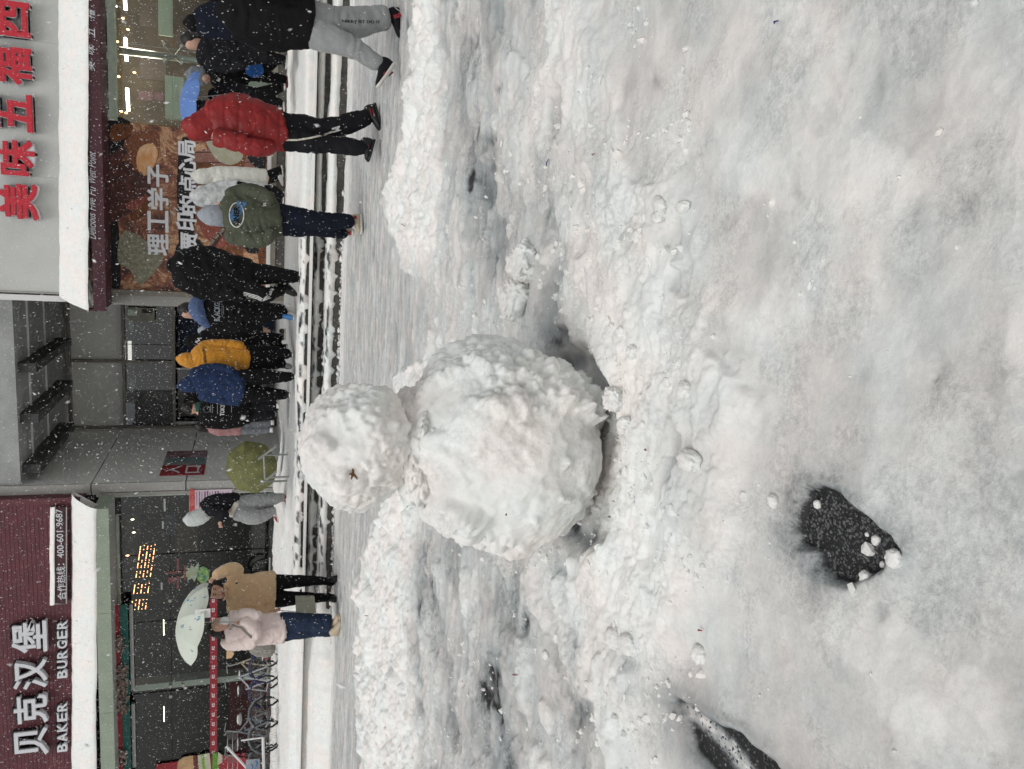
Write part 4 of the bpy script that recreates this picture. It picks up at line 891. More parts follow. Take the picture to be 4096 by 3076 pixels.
MB().box((XB0, LY - .02, zL(869)), (xL(2388, 850), LY - .012, zL(840))).build('red_glass_strip', M_RED, BS)
for k in range(17):
    y = 2402 + k * 38; c = on_y(853, y, LY - .022)
    MB().box(c + Vector((-.045, 0, -.028)), c + Vector((-.02, .004, .028))).box(c + Vector((-.008, 0, .010)), c + Vector((.042, .004, .028))).box(c + Vector((-.008, 0, -.028)), c + Vector((.042, .004, -.008))).build('strip_mark', M_WHITEL, BS)
# lit dot-matrix words hanging inside
F57 = {'B': '1111010001111101000111110', 'A': '0111010001111111000110001', 'E': '1111110000111101000011111', 'R': '1111010001111101001010001', 'U': '1000110001100011000101110', 'G': '0111110000101111000101110', 'K': '1001010100110001010010010'}
led = MB(); A0, A1 = on_y(553, 2440, 18.6), on_y(592, 2178, 18.6)
txt = 'BA ER BURGER'; stp = (A1 - A0) / len(txt)
for i, ch in enumerate(txt):
    if ch == ' ': continue
    for r in range(5):
        for c in range(5):
            if F57[ch][r * 5 + c] == '1':
                led.ball(A0 + stp * (i + .14 + c * .18) + Vector((0, 0, (2 - r) * .074)), .0095, 1)
led.build('led_word', M_LED, BS)
for x, y in ((530, 2078), (535, 2130), (510, 2222)): MB().ball(on_y(x, y, 19.2), .018, 2, (1, 1, 2.2)).build('ceiling_bulb', M_BULB if y > 2200 else M_TUBE, BS)
for x, y in ((655, 2510), (656, 2856)): p = on_y(x, y, 20.5); MB().tube([p - Vector((.22, 0, 0)), p + Vector((.22, 0, 0))], .011, 6).build('ceiling_tube', M_TUBE, BS)
inb('menu_glow', mat('dim_menu_board', (.10, .075, .045), .6, var=.5, vscale=5), 700, 790, 2210, 2090, 20, .05, BS); inb('door_panel', M_BROWN, 500, 560, 2300, 2060, 21, .05, BS)
inb('inside_counter', M_RED, 915, 1090, 3060, 2690, 19.5, .4, BS); inb('counter_trim', M_ALUL, 1040, 1046, 2850, 2700, 19.4, .02, BS)
inb('blue_screen', mat('blue_glow', (.03, .06, .12), .5), 660, 700, 2140, 2060, 19.8, .05, BS)
# leaf shaped stickers on the door glass
stk = MB(); cc = on_y(778, 2290, LY - .02); rnd = random.Random(4); pts = []
for k in range(22):
    a = 6.283 * k / 22; r = (.30 if k % 2 else .17) * rnd.uniform(.8, 1.15); pts.append(cc + Vector((math.cos(a) * r * .8, 0, math.sin(a) * r)))
LS = stk.prism(pts, (0, .004, 0)).build('leaf_sticker', mat('sticker_mint', (.26, .36, .30), .6, col2=(.30, .28, .16), vscale=5), BS)
stk = MB(); cc = on_y(812, 2300, LY - .026); pts = [cc + Vector((math.cos(6.283 * k / 9) * .20 * rnd.uniform(.8, 1.1), 0, math.sin(6.283 * k / 9) * .13)) for k in range(9)]
stk.prism(pts, (0, .004, 0)).build('lime_patch', mat('sticker_lime', (.28, .42, .04), .6, col2=(.02, .10, .16), vscale=16), LS)
for (x, y, w1, h1) in ((700, 2290, .05, .34), (712, 2262, .32, .05), (712, 2330, .30, .05), (740, 2290, .34, .04), (688, 2320, .12, .16)):
    c = on_y(x, y, LY - .02); MB().box(c - Vector((w1 / 2, 0, h1 / 2)), c + Vector((w1 / 2, .004, h1 / 2))).build('faded_stroke', mat('faded_pink', (.17, .07, .07), .7), LS)
# pink notice by the door
PN = MB().box(tuple(on_y(757, 2072, LY - .06)), tuple(on_y(928, 1956, LY - .06) + Vector((0, .006, 0)))).build('pink_notice', mat('pink_paper', (.56, .45, .52), .6), BS)
MB().box(tuple(on_y(758, 2072, LY - .066)), tuple(on_y(779, 1957, LY - .066) + Vector((0, .005, 0)))).build('notice_heading', mat('notice_red', (.42, .03, .04), .6, col2=(.5, .15, .12), vscale=12), PN)
rnd = random.Random(9)
for k in range(13):
    x = 786 + k * 10.5; y0 = 1964 + rnd.uniform(0, 6); MB().box(tuple(on_y(x, rnd.uniform(1995, 2060), LY - .064)), tuple(on_y(x + rnd.choice((2, 3, 5)), y0, LY - .064) + Vector((0, .003, 0)))).build('notice_line', M_TEAL if k % 4 == 1 else mat('notice_ink', (.12, .05, .14), .6), PN)
# plinth with patches of snow
MB().box((XB0, LY - .12, PL - .3), (XB1, LY + .1, zfl - .002)).build('plinth', M_BEIGE, BS)
MB().box((xL(1975), LY - .03, PL), (XB1 - .01, LY + .05, 3.95)).build('door_jamb', M_COLU, BS)
# burger picture, bottom left
bx0, bx1 = xL(3500), xL(3035, 760)
BP = MB().box((bx0, LY - .05, zL(985, 3060)), (bx1, LY - .03, zL(625, 3060))).build('burger_poster', M_RED, BS)
def blob2(name, m, pts, lay): 
    pp = [on_y(x, y, LY - .05 - .004 * lay) for x, y in pts]; return MB().prism(pp, (0, .0035, 0)).build(name, m, BP)
blob2('printed_bun', mat('print_pale_bun', (.42, .27, .14), .5, var=.2), [(705, 3110), (712, 3045), (735, 3028), (775, 3022), (778, 3110)], 1)
blob2('printed_patty', F_MEAT, [(778, 3110), (772, 3022), (786, 3022), (800, 3110)], 2); blob2('printed_cream', F_CREAM, [(798, 3110), (790, 3022), (806, 3018), (818, 3110)], 3)
blob2('printed_lettuce', mat('print_lettuce', (.16, .30, .05), .5, var=.5, vscale=20), [(815, 3110), (803, 3018), (816, 3016), (826, 3110)], 4); blob2('printed_bun', F_CREAM, [(825, 3110), (816, 3016), (838, 3012), (848, 3110)], 5)
blob2('printed_lettuce', mat('print_herb', (.10, .24, .03), .5, var=.5, vscale=20), [(848, 3110), (850, 3014), (868, 3010), (880, 3110)], 1); blob2('printed_cheese', F_CREAM, [(870, 3060), (872, 3008), (888, 3020), (890, 3050)], 2)
MB().box((XB0, LY + .15, zg1 - .3), (XB1, LY + .25, 9.0)).build('upper_wall', M_GREYP, BS)

# ---- entrance sign fixed to the return wall
q = [on_x(669, 1808, XL), on_x(828, 1805, XL), on_x(821, 1898, XL), on_x(638, 1905, XL)]
yn, yf = (q[2].y + q[3].y) / 2, (q[0].y + q[1].y) / 2; zt_, zb_ = (q[0].z + q[3].z) / 2, (q[1].z + q[2].z) / 2
SG = thing('entrance_sign', 'red, teal and grey entrance sign on the side wall between the shops', 'sign', (XL, (yn + yf) / 2, zb_))
ym = yn + (yf - yn) * .38; yt = yn + (yf - yn) * .70
MB().box((XL + .002, yn, zb_), (XL + .02, ym, zt_)).build('red_panel', M_RED, SG); MB().box((XL + .002, ym + .002, zb_), (XL + .018, yt, zt_)).build('grey_panel', mat('grey_print', (.22, .23, .22), .5, col2=(.03, .14, .15), vscale=1.6), SG)
MB().box((XL + .002, yt + .002, zb_), (XL + .02, yf, zt_)).build('photo_panel', mat('lilac_print', (.25, .21, .24), .5, col2=(.14, .04, .05), vscale=3), SG)
for ch, k in (('入', .73), ('口', .27)):
    fit_text('sign_letter', ch, M_WHITEL, SG, (XL + .025, (yn + ym) / 2, zb_ + (zt_ - zb_) * k), .75 * (ym - yn), .34 * (zt_ - zb_), Vector((0, 1, 0)), Z_, .004, .01)
# ------------------------------------------------------------------ people
SKIN = mat('skin', (.52, .31, .225), .55, var=.05, vscale=9); HAIR = mat('black_hair', (.012, .010, .009), .5, var=.4, vscale=30, bump=.5, bscale=70, stretch=(1, 1, .2))
C_BLK = mat('black_cloth', (.0055, .0055, .0065), .8, var=.35, vscale=9, bump=.5, bscale=140, spec=.18)
C_BLK2 = mat('charcoal_cloth', (.010, .0105, .013), .8, var=.3, vscale=7, bump=.4, bscale=120, spec=.2)
C_NVY = mat('navy_cloth', (.007, .010, .020), .85, var=.25, vscale=8, bump=.4, bscale=120, spec=.2)
C_JEAN = mat('dark_denim', (.013, .026, .058), .9, var=.3, vscale=12, bump=.4, bscale=160)
C_RED = mat('red_puffer', (.235, .014, .014), .6, var=.2, vscale=5, bump=.2, bscale=40)
C_OLV = mat('olive_cloth', (.066, .074, .048), .8, var=.12, vscale=6, bump=.3, bscale=80)
C_GRY = mat('grey_marl', (.27, .28, .28), .9, var=.1, vscale=14, bump=.4, bscale=150, sheen=.3)
C_GRYD = mat('grey_jeans', (.16, .175, .19), .85, var=.2, vscale=12, bump=.3, bscale=120)
C_HOOD = mat('pale_grey_hood', (.30, .33, .37), .85, var=.08, vscale=8)
C_YEL = mat('mustard_cloth', (.58, .25, .022), .85, var=.10, vscale=6, bump=.3, bscale=100, sheen=.2)
C_BLU = mat('royal_navy_cloth', (.008, .024, .075), .85, var=.18, vscale=7, bump=.3, bscale=90)
C_TAN = mat('camel_wool', (.62, .42, .24), .95, var=.08, vscale=12, bump=.9, bscale=110, sheen=.4)
C_PNK = mat('pale_pink_cotton', (.72, .60, .57), .85, var=.05, vscale=6, bump=.3, bscale=60)
C_WHT = mat('white_puffer', (.62, .62, .57), .6, var=.05, vscale=4)
C_CAM = mat('grey_white_camo', (.60, .62, .62), .65, col2=(.34, .36, .36), vscale=9)
C_OFF = mat('off_white_cloth', (.62, .58, .50), .85)
C_DEN = mat('blue_denim', (.075, .115, .23), .8, var=.2, vscale=9); C_ROSE = mat('dusty_rose', (.33, .17, .17), .85, var=.1)
C_SHR = mat('red_leather', (.30, .02, .04), .45); C_SOLE = mat('white_rubber', (.62, .60, .55), .6); C_SBLK = mat('black_leather', (.012, .012, .013), .5, var=.3)
C_SBEI = mat('beige_leather', (.50, .42, .30), .6, var=.1); C_SWHT = mat('white_leather', (.62, .62, .60), .5); C_SBLU = mat('blue_leather', (.02, .12, .30), .5)
C_MASK = mat('white_mask', (.74, .74, .74), .7); C_LIP = mat('lips', (.36, .09, .08), .5); C_EYE = mat('eye_dark', (.015, .01, .008), .3)
C_PLUSH = mat('grey_plush', (.30, .29, .26), .95, var=.25, vscale=45, bump=1.0, bscale=160); C_PAPER = mat('kraft_green_bag', (.42, .42, .33), .7, var=.06)
C_SACK = mat('bright_blue_knit', (.02, .11, .38), .8, var=.2, vscale=20, bump=.6, bscale=90)

def loft_into(b, pts, D, n=14, sub=4):
    """pts: (row, column, depth offset m, half width px[, half depth m or px ratio])"""
    C, A, Bd = [], [], []
    for p in pts:
        q = on_d(p[0], p[1], D + p[2]); s = pxm(D + p[2], p[0]); C.append(np.array(q)); A.append(p[3] * s); Bd.append(p[3] * s * (p[4] if len(p) > 4 else .9))
    def cr(v, t, i):
        m1, p0, p1, p2 = v[max(i - 1, 0)], v[i], v[i + 1], v[min(i + 2, len(v) - 1)]
        return .5 * ((2 * p0) + (p1 - m1) * t + (2 * m1 - 5 * p0 + 4 * p1 - p2) * t * t + (3 * p0 - m1 - 3 * p1 + p2) * t ** 3)
    cs, as_, bs = [], [], []
    for i in range(len(C) - 1):
        for k in range(sub): t = k / sub; cs.append(cr(C, t, i)); as_.append(A[i] + (A[i + 1] - A[i]) * t); bs.append(Bd[i] + (Bd[i + 1] - Bd[i]) * t)
    cs.append(C[-1]); as_.append(A[-1]); bs.append(Bd[-1])
    rings = []; m = len(cs); R = np.array(rv); Zc = np.array((0, 0, 1.0)); prevL = None
    def ring(c, t, a, bb):
        nonlocal prevL
        base = R if abs(t @ R) < .85 else Zc
        L = base - t * (base @ t); L /= np.linalg.norm(L)
        if prevL is not None and L @ prevL < 0: L = -L
        prevL = L; Dp = np.cross(t, L)
        return [b.verts.new(c + L * (math.cos(2 * math.pi * k / n) * a) + Dp * (math.sin(2 * math.pi * k / n) * bb)) for k in range(n)]
    def tan(i): t = cs[min(i + 1, m - 1)] - cs[max(i - 1, 0)]; return t / np.linalg.norm(t)
    t0, t1 = tan(0), tan(m - 1); e0, e1 = (.8 if pts[0][3] < 33 else .2), (.8 if pts[-1][3] < 33 else .2)
    for f in (.97, .75, .4): e = min(as_[0], bs[0]); rings.append(ring(cs[0] - t0 * e * f * e0, t0, as_[0] * math.sqrt(1 - f * f), bs[0] * math.sqrt(1 - f * f)))
    for i in range(m): rings.append(ring(cs[i], tan(i), as_[i], bs[i]))
    for f in (.4, .75, .97): e = min(as_[-1], bs[-1]); rings.append(ring(cs[-1] + t1 * e * f * e1, t1, as_[-1] * math.sqrt(1 - f * f), bs[-1] * math.sqrt(1 - f * f)))
    for P, Q in zip(rings[:-1], rings[1:]):
        for k in range(n): b.faces.new((P[k], P[(k + 1) % n], Q[(k + 1) % n], Q[k]))
    b.faces.new(rings[0][::-1]); b.faces.new(rings[-1])

def body_mesh(name, m, lofts, D, vox=.016, parent=None, folds=.007, fs=9.0, iters=4, quilt=0.0, seed=1, grow=0.0):
    b = bmesh.new()
    for L in lofts: loft_into(b, L, D)
    bmesh.ops.recalc_face_normals(b, faces=b.faces[:])
    me = bpy.data.meshes.new(name); b.to_mesh(me); b.free()
    o = bpy.data.objects.new(name, me); COL.objects.link(o)
    r = o.modifiers.new('r', 'REMESH'); r.mode = 'VOXEL'; r.voxel_size = vox
    s = o.modifiers.new('s', 'SMOOTH'); s.factor = .5; s.iterations = iters
    dg = bpy.context.evaluated_depsgraph_get(); ev = bpy.data.meshes.new_from_object(o.evaluated_get(dg))
    bpy.data.objects.remove(o); bpy.data.meshes.remove(me)
    nV = len(ev.vertices); co = np.zeros(nV * 3, np.float32); ev.vertices.foreach_get('co', co); co = co.reshape(-1, 3).astype(float)
    no = np.zeros(nV * 3, np.float32); ev.vertices.foreach_get('normal', no); no = no.reshape(-1, 3)
    d = np.full(nV, grow)
    folds *= 1.35
    if folds:
        q = co * np.array((1, 1, 1.35)) * fs + seed * 3.7; wv = fbm3(q * .6, seed + 2, 2) * 4
        rg = 1 - np.abs(2 * fbm3(q + wv[:, None], seed, 3) - 1)
        d = d + folds * (2.2 * (rg - .6) + 1.2 * (fbm3(q * .5, seed + 4, 2) - .5))
    if quilt:
        ph = co[:, 2] / quilt + .25 * fbm3(co * 3, seed + 9, 2); d = d - .006 * np.exp(-((ph - np.round(ph)) / .08) ** 2) + .0015 * np.cos(2 * math.pi * ph + math.pi)
    co = co + no * d[:, None]
    ev.vertices.foreach_set('co', co.astype(np.float32).ravel()); ev.polygons.foreach_set('use_smooth', np.ones(len(ev.polygons), bool)); ev.update()
    ev.name = name
    o = link(name, ev, m, parent); return o
def shrink(L, k): return [(p[0], p[1], p[2], p[3] * k) + tuple(p[4:]) for p in L]
def bvh_of(o):
    me = o.data; return BVHTree.FromPolygons([v.co[:] for v in me.vertices], [p.vertices[:] for p in me.polygons])
def print_on(o, name, me, m, off=.004, parent=None):
    """lay a flat mesh (world space) onto a garment along the viewing line"""
    bv = bvh_of(o)
    for v in me.vertices:
        p = Vector(v.co); d = (p - CAM).normalized(); h = bv.ray_cast(CAM + d * .5, d)
        v.co = h[0] - d * off if h[0] is not None else p
    me.update(); return link(name, me, m, parent or o)
def print_text(o, name, txt, x, y, D, w, h, m, ang=0.0, bold=.0):
    me = text_mesh(txt, 1.0, 0.0, bold); n = len(me.vertices); co = np.zeros(n * 3, np.float32); me.vertices.foreach_get('co', co); co = co.reshape(-1, 3)
    lo, hi = co.min(0), co.max(0); co = (co - (lo + hi) / 2) / np.maximum(hi - lo, 1e-6); s = pxm(D, x)
    r = rv * math.cos(ang) + zv * math.sin(ang); u = zv * math.cos(ang) - rv * math.sin(ang); c = np.array(on_d(x, y, D))
    P = c[None] + co[:, :1] * w * s * np.array(r) + co[:, 1:2] * h * s * np.array(u)
    me.vertices.foreach_set('co', P.astype(np.float32).ravel()); me.update(); me.name = name
    return print_on(o, name, me, m)
def print_strip(o, name, pts, D, wpx, m, off=.004):
    """a narrow printed stripe through photo points"""
    b = bmesh.new(); s = pxm(D, pts[0][0]); q = []
    for (a, c) in zip(pts[:-1], pts[1:]):
        for k in range(8): q.append(on_d(a[0] + (c[0] - a[0]) * k / 8, a[1] + (c[1] - a[1]) * k / 8, D))
    q.append(on_d(*pts[-1], D)); prev = None
    for i, p in enumerate(q):
        t = (q[min(i + 1, len(q) - 1)] - q[max(i - 1, 0)]).normalized(); sd = t.cross(dv).normalized() * wpx * s * .5
        cur = (b.verts.new(p - sd), b.verts.new(p + sd))
        if prev: b.faces.new((prev[0], prev[1], cur[1], cur[0]))
        prev = cur
    me = bpy.data.meshes.new(name); b.to_mesh(me); b.free(); return print_on(o, name, me, m, off)

def shoe(parent, heel, toe, D, m, hgt=.085, wd=.045, sole=C_SOLE, label=None):
    h, t = on_d(heel[0], heel[1], D + (heel[2] if len(heel) > 2 else 0)), on_d(toe[0], toe[1], D + (toe[2] if len(toe) > 2 else 0))
    ax = (t - h); L = max(ax.length, .2); ax.normalize()
    if ax.length < .5: ax = -dv.copy()
    sd = ax.cross(zv).normalized(); up = sd.cross(ax).normalized()
    if up.z < 0: up = -up
    def sec(nm, m_, prof):
        b = bmesh.new(); rings = []
        for (f, w_, z0, z1) in prof:
            c = h + ax * (f * L); r = []
            for k in range(12):
                a = 2 * math.pi * k / 12; ca, sa = math.cos(a), math.sin(a)
                r.append(b.verts.new(c + sd * (w_ * wd * math.copysign(abs(ca) ** .7, ca)) + up * ((z0 + z1) / 2 + (z1 - z0) / 2 * math.copysign(abs(sa) ** .7, sa))))
            rings.append(r)
        for P, Q in zip(rings[:-1], rings[1:]):
            for k in range(12): b.faces.new((P[k], P[(k + 1) % 12], Q[(k + 1) % 12], Q[k]))
        b.faces.new(rings[0][::-1]); b.faces.new(rings[-1]); bmesh.ops.recalc_face_normals(b, faces=b.faces[:])
        me = bpy.data.meshes.new(nm); b.to_mesh(me); b.free()
        for p in me.polygons: p.use_smooth = True
        return me
    o = link('shoe', sec('shoe', m, [(-.02, .55, .02, hgt * .9), (.04, .8, .015, hgt * 1.15), (.2, .85, .015, hgt * 1.3), (.36, .85, .015, hgt * 1.15), (.5, .9, .015, hgt * .85), (.7, 1.0, .015, hgt * .65), (.88, .9, .015, hgt * .5), (.98, .55, .02, hgt * .36)]), m, parent)
    if label: o['label'] = label
    link('sole', sec('sole', sole, [(-.05, .6, -.004, .022), (.03, .95, -.004, .026), (.3, .92, -.004, .024), (.55, 1.05, -.004, .022), (.8, 1.12, -.004, .022), (.96, .85, -.002, .024), (1.03, .4, .004, .026)]), sole, o)
    return o

def hand(lofts, x, y, db, s, dirv, curl=0.3, spread=1.0):
    """palm and five fingers as lofts; s: palm half width px; dirv: (row, column) unit direction of the fingers"""
    dx, dy = dirv; nx_, ny_ = -dy, dx
    lofts.append([(x, y, db, s * .75, .5), (x + dx * s * 1.1, y + dy * s * 1.1, db, s * 1.0, .45), (x + dx * s * 2.0, y + dy * s * 2.0, db, s * .95, .4)])
    for k, (o_, ln) in enumerate(((-.78, 1.5), (-.26, 1.85), (.26, 1.75), (.76, 1.35))):
        bx, by = x + dx * s * 1.9 + nx_ * s * o_, y + dy * s * 1.9 + ny_ * s * o_; sp = o_ * .35 * spread
        mx_, my_ = bx + (dx + nx_ * sp) * s * ln * .5, by + (dy + ny_ * sp) * s * ln * .5; tx, ty = bx + (dx + nx_ * sp) * s * ln, by + (dy + ny_ * sp) * s * ln
        lofts.append([(bx, by, db, s * .27), (mx_, my_, db - .01 * curl * 3, s * .25), (tx, ty, db + .02 * curl, s * .19)])
    lofts.append([(x + dx * s * .4 + nx_ * s * .6, y + dy * s * .4 + ny_ * s * .6, db, s * .32), (x + dx * s * 1.1 + nx_ * s * 1.4, y + dy * s * 1.1 + ny_ * s * 1.4, db, s * .28), (x + dx * s * 1.8 + nx_ * s * 1.6, y + dy * s * 1.8 + ny_ * s * 1.6, db, s * .2)])

def person(label, D, foot, body, garments, vox=.016, seed=1, group=None):
    """garments: (name, material, lofts, options). body: extra skin lofts; the body also fills every garment."""
    base = on_d(foot[0], foot[1], D)
    P = thing('person', label, 'person', (base.x, base.y, base.z), group)
    fill = []
    for g in garments:
        if g[3].get('fill', True):
            for L in g[2]: fill.append(shrink(L, .72))
    body_mesh('body', SKIN, fill + body, D, vox=min(vox, .014) if body else .022, parent=P, folds=0, iters=2)
    res = {}
    for i, g in enumerate(garments):
        op = {k: v for k, v in g[3].items() if k not in ('fill', 'label')}
        o = body_mesh(g[0], g[1], g[2], D, vox=op.pop('vox', vox), parent=P, seed=seed * 7 + i, **op)
        if g[3].get('label'): o['label'] = g[3]['label']
        res.setdefault(g[0], o)
    return P, res

# red puffer
D = 7.45
P, r = person('person in a red hooded puffer jacket and black trousers walking left', D, (1530, 520), [],
  [('jacket', C_RED, [[(832, 478, 0, 62, .85), (870, 478, 0, 88, .75), (940, 488, 0, 104, .72), (1030, 503, 0, 100, .75), (1120, 522, 0, 82, .8), (1136, 523, 0, 80, .8)], [(862, 545, -.14, 34), (950, 572, -.17, 36), (1040, 592, -.17, 32), (1082, 590, -.12, 22)], [(870, 425, .03, 36), (950, 408, .04, 33), (1030, 432, .02, 30)]], dict(folds=.010, fs=7, quilt=.115, vox=.012)),
   ('hood', C_RED, [[(752, 500, 0, 32, 1.1), (768, 505, 0, 50, 1.1), (795, 508, 0, 56, 1.0), (828, 500, 0, 60, .9), (850, 490, 0, 66, .8)]], dict(folds=.006, vox=.011)),
   ('trousers', C_BLK2, [[(1110, 492, 0, 50, .9), (1180, 500, .02, 47), (1260, 512, .03, 40), (1330, 508, .04, 37), (1400, 492, .05, 35), (1465, 470, .06, 27)], [(1110, 552, 0, 46, .9), (1180, 560, -.03, 44), (1270, 575, -.04, 36), (1340, 578, -.04, 33), (1410, 588, -.04, 30), (1462, 594, -.04, 24)]], dict(folds=.012, fs=7))], seed=2)
t_ = r['trousers']
print_strip(t_, 'side_stripe', [(1145, 560), (1190, 560), (1240, 552), (1300, 538), (1330, 527)], D, 7, C_OFF)
print_strip(t_, 'white_patch', [(1330, 522), (1362, 512)], D, 19, C_SWHT)
shoe(P, (1503, 420, .06), (1531, 520, .03), D, C_SBLK, hgt=.10, sole=C_SBLK); shoe(P, (1500, 566, -.04), (1478, 645, -.06), D, C_SBLK, hgt=.10, sole=C_SBLK)
for (x, y) in ((1478, 447), (1490, 452), (1470, 590)): print_strip(P.children[-1] if y > 500 else P.children[-2], 'red_lace', [(x, y - 16), (x + 8, y + 14)], D, 3, C_SHR)
# grey trousers, cut by the right edge
D = 6.5
P, r = person('person in grey sweatpants and a black coat striding left at the right edge', D, (1600, 150), [[(850, -60, 0, 44), (810, -66, 0, 50), (775, -64, 0, 46)]],
  [('coat', C_BLK, [[(925, -20, 0, 70, .8), (960, 10, 0, 120, .62), (1040, 30, 0, 138, .6), (1130, 45, 0, 142, .6), (1190, 56, 0, 138, .6), (1240, 62, 0, 130, .62)], [(960, -60, -.15, 42), (1080, -80, -.2, 40), (1200, -40, -.25, 34)], [(950, 110, .1, 40), (1040, 150, .1, 40), (1130, 165, .06, 36), (1190, 165, 0, 28)]], dict(folds=.012, fs=5)),
   ('hood', C_BLK, [[(752, -62, .02, 30, 1.1), (780, -64, .03, 54, 1.0), (830, -62, .04, 56, 1.0), (890, -50, .03, 64, .9)]], dict(folds=.006, fill=False)),
   ('backpack', C_BLK2, [[(925, 60, .10, 60, .8), (960, 70, .14, 84, .7), (1040, 90, .16, 90, .7), (1120, 100, .14, 78, .7)]], dict(folds=.004, fill=False)),
   ('trousers', C_GRY, [[(1230, 70, .02, 72, .8), (1300, 88, .04, 60), (1380, 92, .06, 54), (1460, 84, .08, 50), (1545, 70, .08, 42)], [(1230, 118, 0, 64, .8), (1300, 150, -.04, 52), (1380, 178, -.07, 42), (1440, 205, -.08, 36), (1512, 255, -.08, 26)]], dict(folds=.014, fs=5, vox=.014))], seed=3)
print_text(r['trousers'], 'leg_print', 'NIKE·JUST DO IT', 1446, 88, D, 152, 15, C_BLK, ang=-math.pi / 2 + .12, bold=.02)
print_strip(r['backpack'], 'zip', [(912, 40), (925, 75), (955, 105), (985, 128)], D, 3, C_GRYD); print_strip(r['backpack'], 'zip', [(935, 62), (925, 95), (950, 112)], D, 2.5, C_GRYD)
a = shoe(P, (1608, 40, .08), (1612, 150, .05), D, C_BLK2, hgt=.10); b_ = shoe(P, (1580, 262, -.08), (1516, 350, -.1), D, C_BLK2, hgt=.10)
print_strip(a, 'red_panel', [(1575, 68), (1596, 62), (1606, 50)], D, 15, C_SHR); print_strip(b_, 'red_panel', [(1535, 290), (1550, 302), (1570, 285)], D, 14, C_SHR)
for k in (0, 8, 16): print_strip(a, 'white_stripe', [(1578 + k, 28 + k * .8), (1590 + k, 38 + k * .8)], D, 3.5, C_SWHT)
# olive jacket
D = 8.55
P, r = person('person in an olive jacket with an oval back print and pale grey hood', D, (1440, 885), [],
  [('jacket', C_OLV, [[(888, 862, 0, 40, .8), (912, 860, 0, 76, .66), (960, 862, 0, 92, .6), (1030, 866, 0, 90, .62), (1100, 872, 0, 74, .68), (1116, 872, 0, 70, .7)], [(925, 785, 0, 30), (985, 768, -.02, 34), (1045, 778, -.08, 30), (1085, 800, -.14, 24)], [(925, 940, 0, 32), (985, 955, -.02, 34), (1045, 958, -.08, 30), (1088, 935, -.14, 24)]], dict(folds=.011, fs=8, vox=.013)),
   ('hood', C_HOOD, [[(792, 858, 0, 8), (812, 860, 0, 28, 1.1), (840, 862, 0, 40, 1.0), (870, 862, 0, 42, .9), (892, 862, .02, 46, .8)]], dict(folds=.004, vox=.011)),
   ('trousers', C_NVY, [[(1095, 850, 0, 42, .9), (1180, 868, -.02, 40), (1270, 880, -.03, 34), (1340, 885, -.03, 31), (1400, 886, -.03, 26)], [(1095, 895, 0, 42, .9), (1180, 905, .02, 40), (1270, 912, .05, 32), (1330, 925, .08, 26), (1375, 935, .1, 20)]], dict(folds=.010, fs=8))], seed=4)
J = r['jacket']
ov = [(946 + 29 * math.sin(k * math.pi / 12), 860 + 49 * math.cos(k * math.pi / 12)) for k in range(25)]
mb = bmesh.new(); rnd = random.Random(3)
for k in range(9):
    u = rnd.uniform(-1, 1); q = on_d(946 + u * 20 + rnd.uniform(-14, 14), 850 - u * 46, D); vs = [mb.verts.new(q + rv * (math.cos(a * .9) * rnd.uniform(.015, .05)) + zv * (math.sin(a * .9) * rnd.uniform(.012, .04))) for a in range(7)]; mb.faces.new(vs)
me = bpy.data.meshes.new('blue_splash'); mb.to_mesh(me); mb.free(); print_on(J, 'blue_splash', me, mat('blue_ink', (.04, .20, .50), .7, col2=(.07, .11, .12), vscale=30), .004)
print_strip(J, 'white_ring', ov, D, 4, C_SWHT, .007); print_text(J, 'back_print', 'UNER', 946, 862, D, 74, 22, C_BLK, bold=.03).location = (-.0, -.003, 0)
print_text(J, 'small_print', 'R', 1059, 816, D, 16, 11, C_SWHT)
a = shoe(P, (1447, 862, .02), (1448, 932, .0), D, C_SBEI, hgt=.10); print_strip(a, 'red_badge', [(1415, 868), (1427, 870)], D, 12, C_SHR)
b_ = shoe(P, (1416, 932, .10), (1404, 926, .34), D, C_SBEI, hgt=.10); print_strip(b_, 'red_badge', [(1392, 932), (1404, 932)], D, 14, C_SHR)
# camo puffer and long white puffer
D = 15.4
P, r = person('person in a grey and white camouflage hooded jacket, half behind the olive jacket', D, (1135, 790), [[(868, 812, -.08, 10), (880, 818, -.1, 8)]],
  [('jacket', C_CAM, [[(775, 780, 0, 20), (795, 785, 0, 40, .9), (840, 785, 0, 44, .9), (862, 778, 0, 48, .8), (930, 768, 0, 50, .7), (1030, 775, 0, 46, .7), (1056, 775, 0, 44, .7)], [(870, 745, -.05, 22), (920, 738, -.08, 22), (945, 740, -.1, 18)]], dict(folds=.014, fs=8)),
   ('cuff', C_BLK, [[(948, 740, -.1, 18), (985, 745, -.11, 15)]], dict(folds=0)),
   ('trousers', C_BLK, [[(1050, 765, 0, 22), (1090, 760, 0, 20), (1126, 785, 0, 17)], [(1050, 785, 0, 22), (1085, 790, 0, 20), (1122, 800, .05, 16)]], dict(folds=.006))], vox=.02, seed=5)
print_strip(r['jacket'], 'dark_badge', [(872, 812), (878, 826)], D, 14, C_NVY)
shoe(P, (1135, 770), (1135, 806), D, C_SBLK, wd=.05, hgt=.08)
D = 16.0
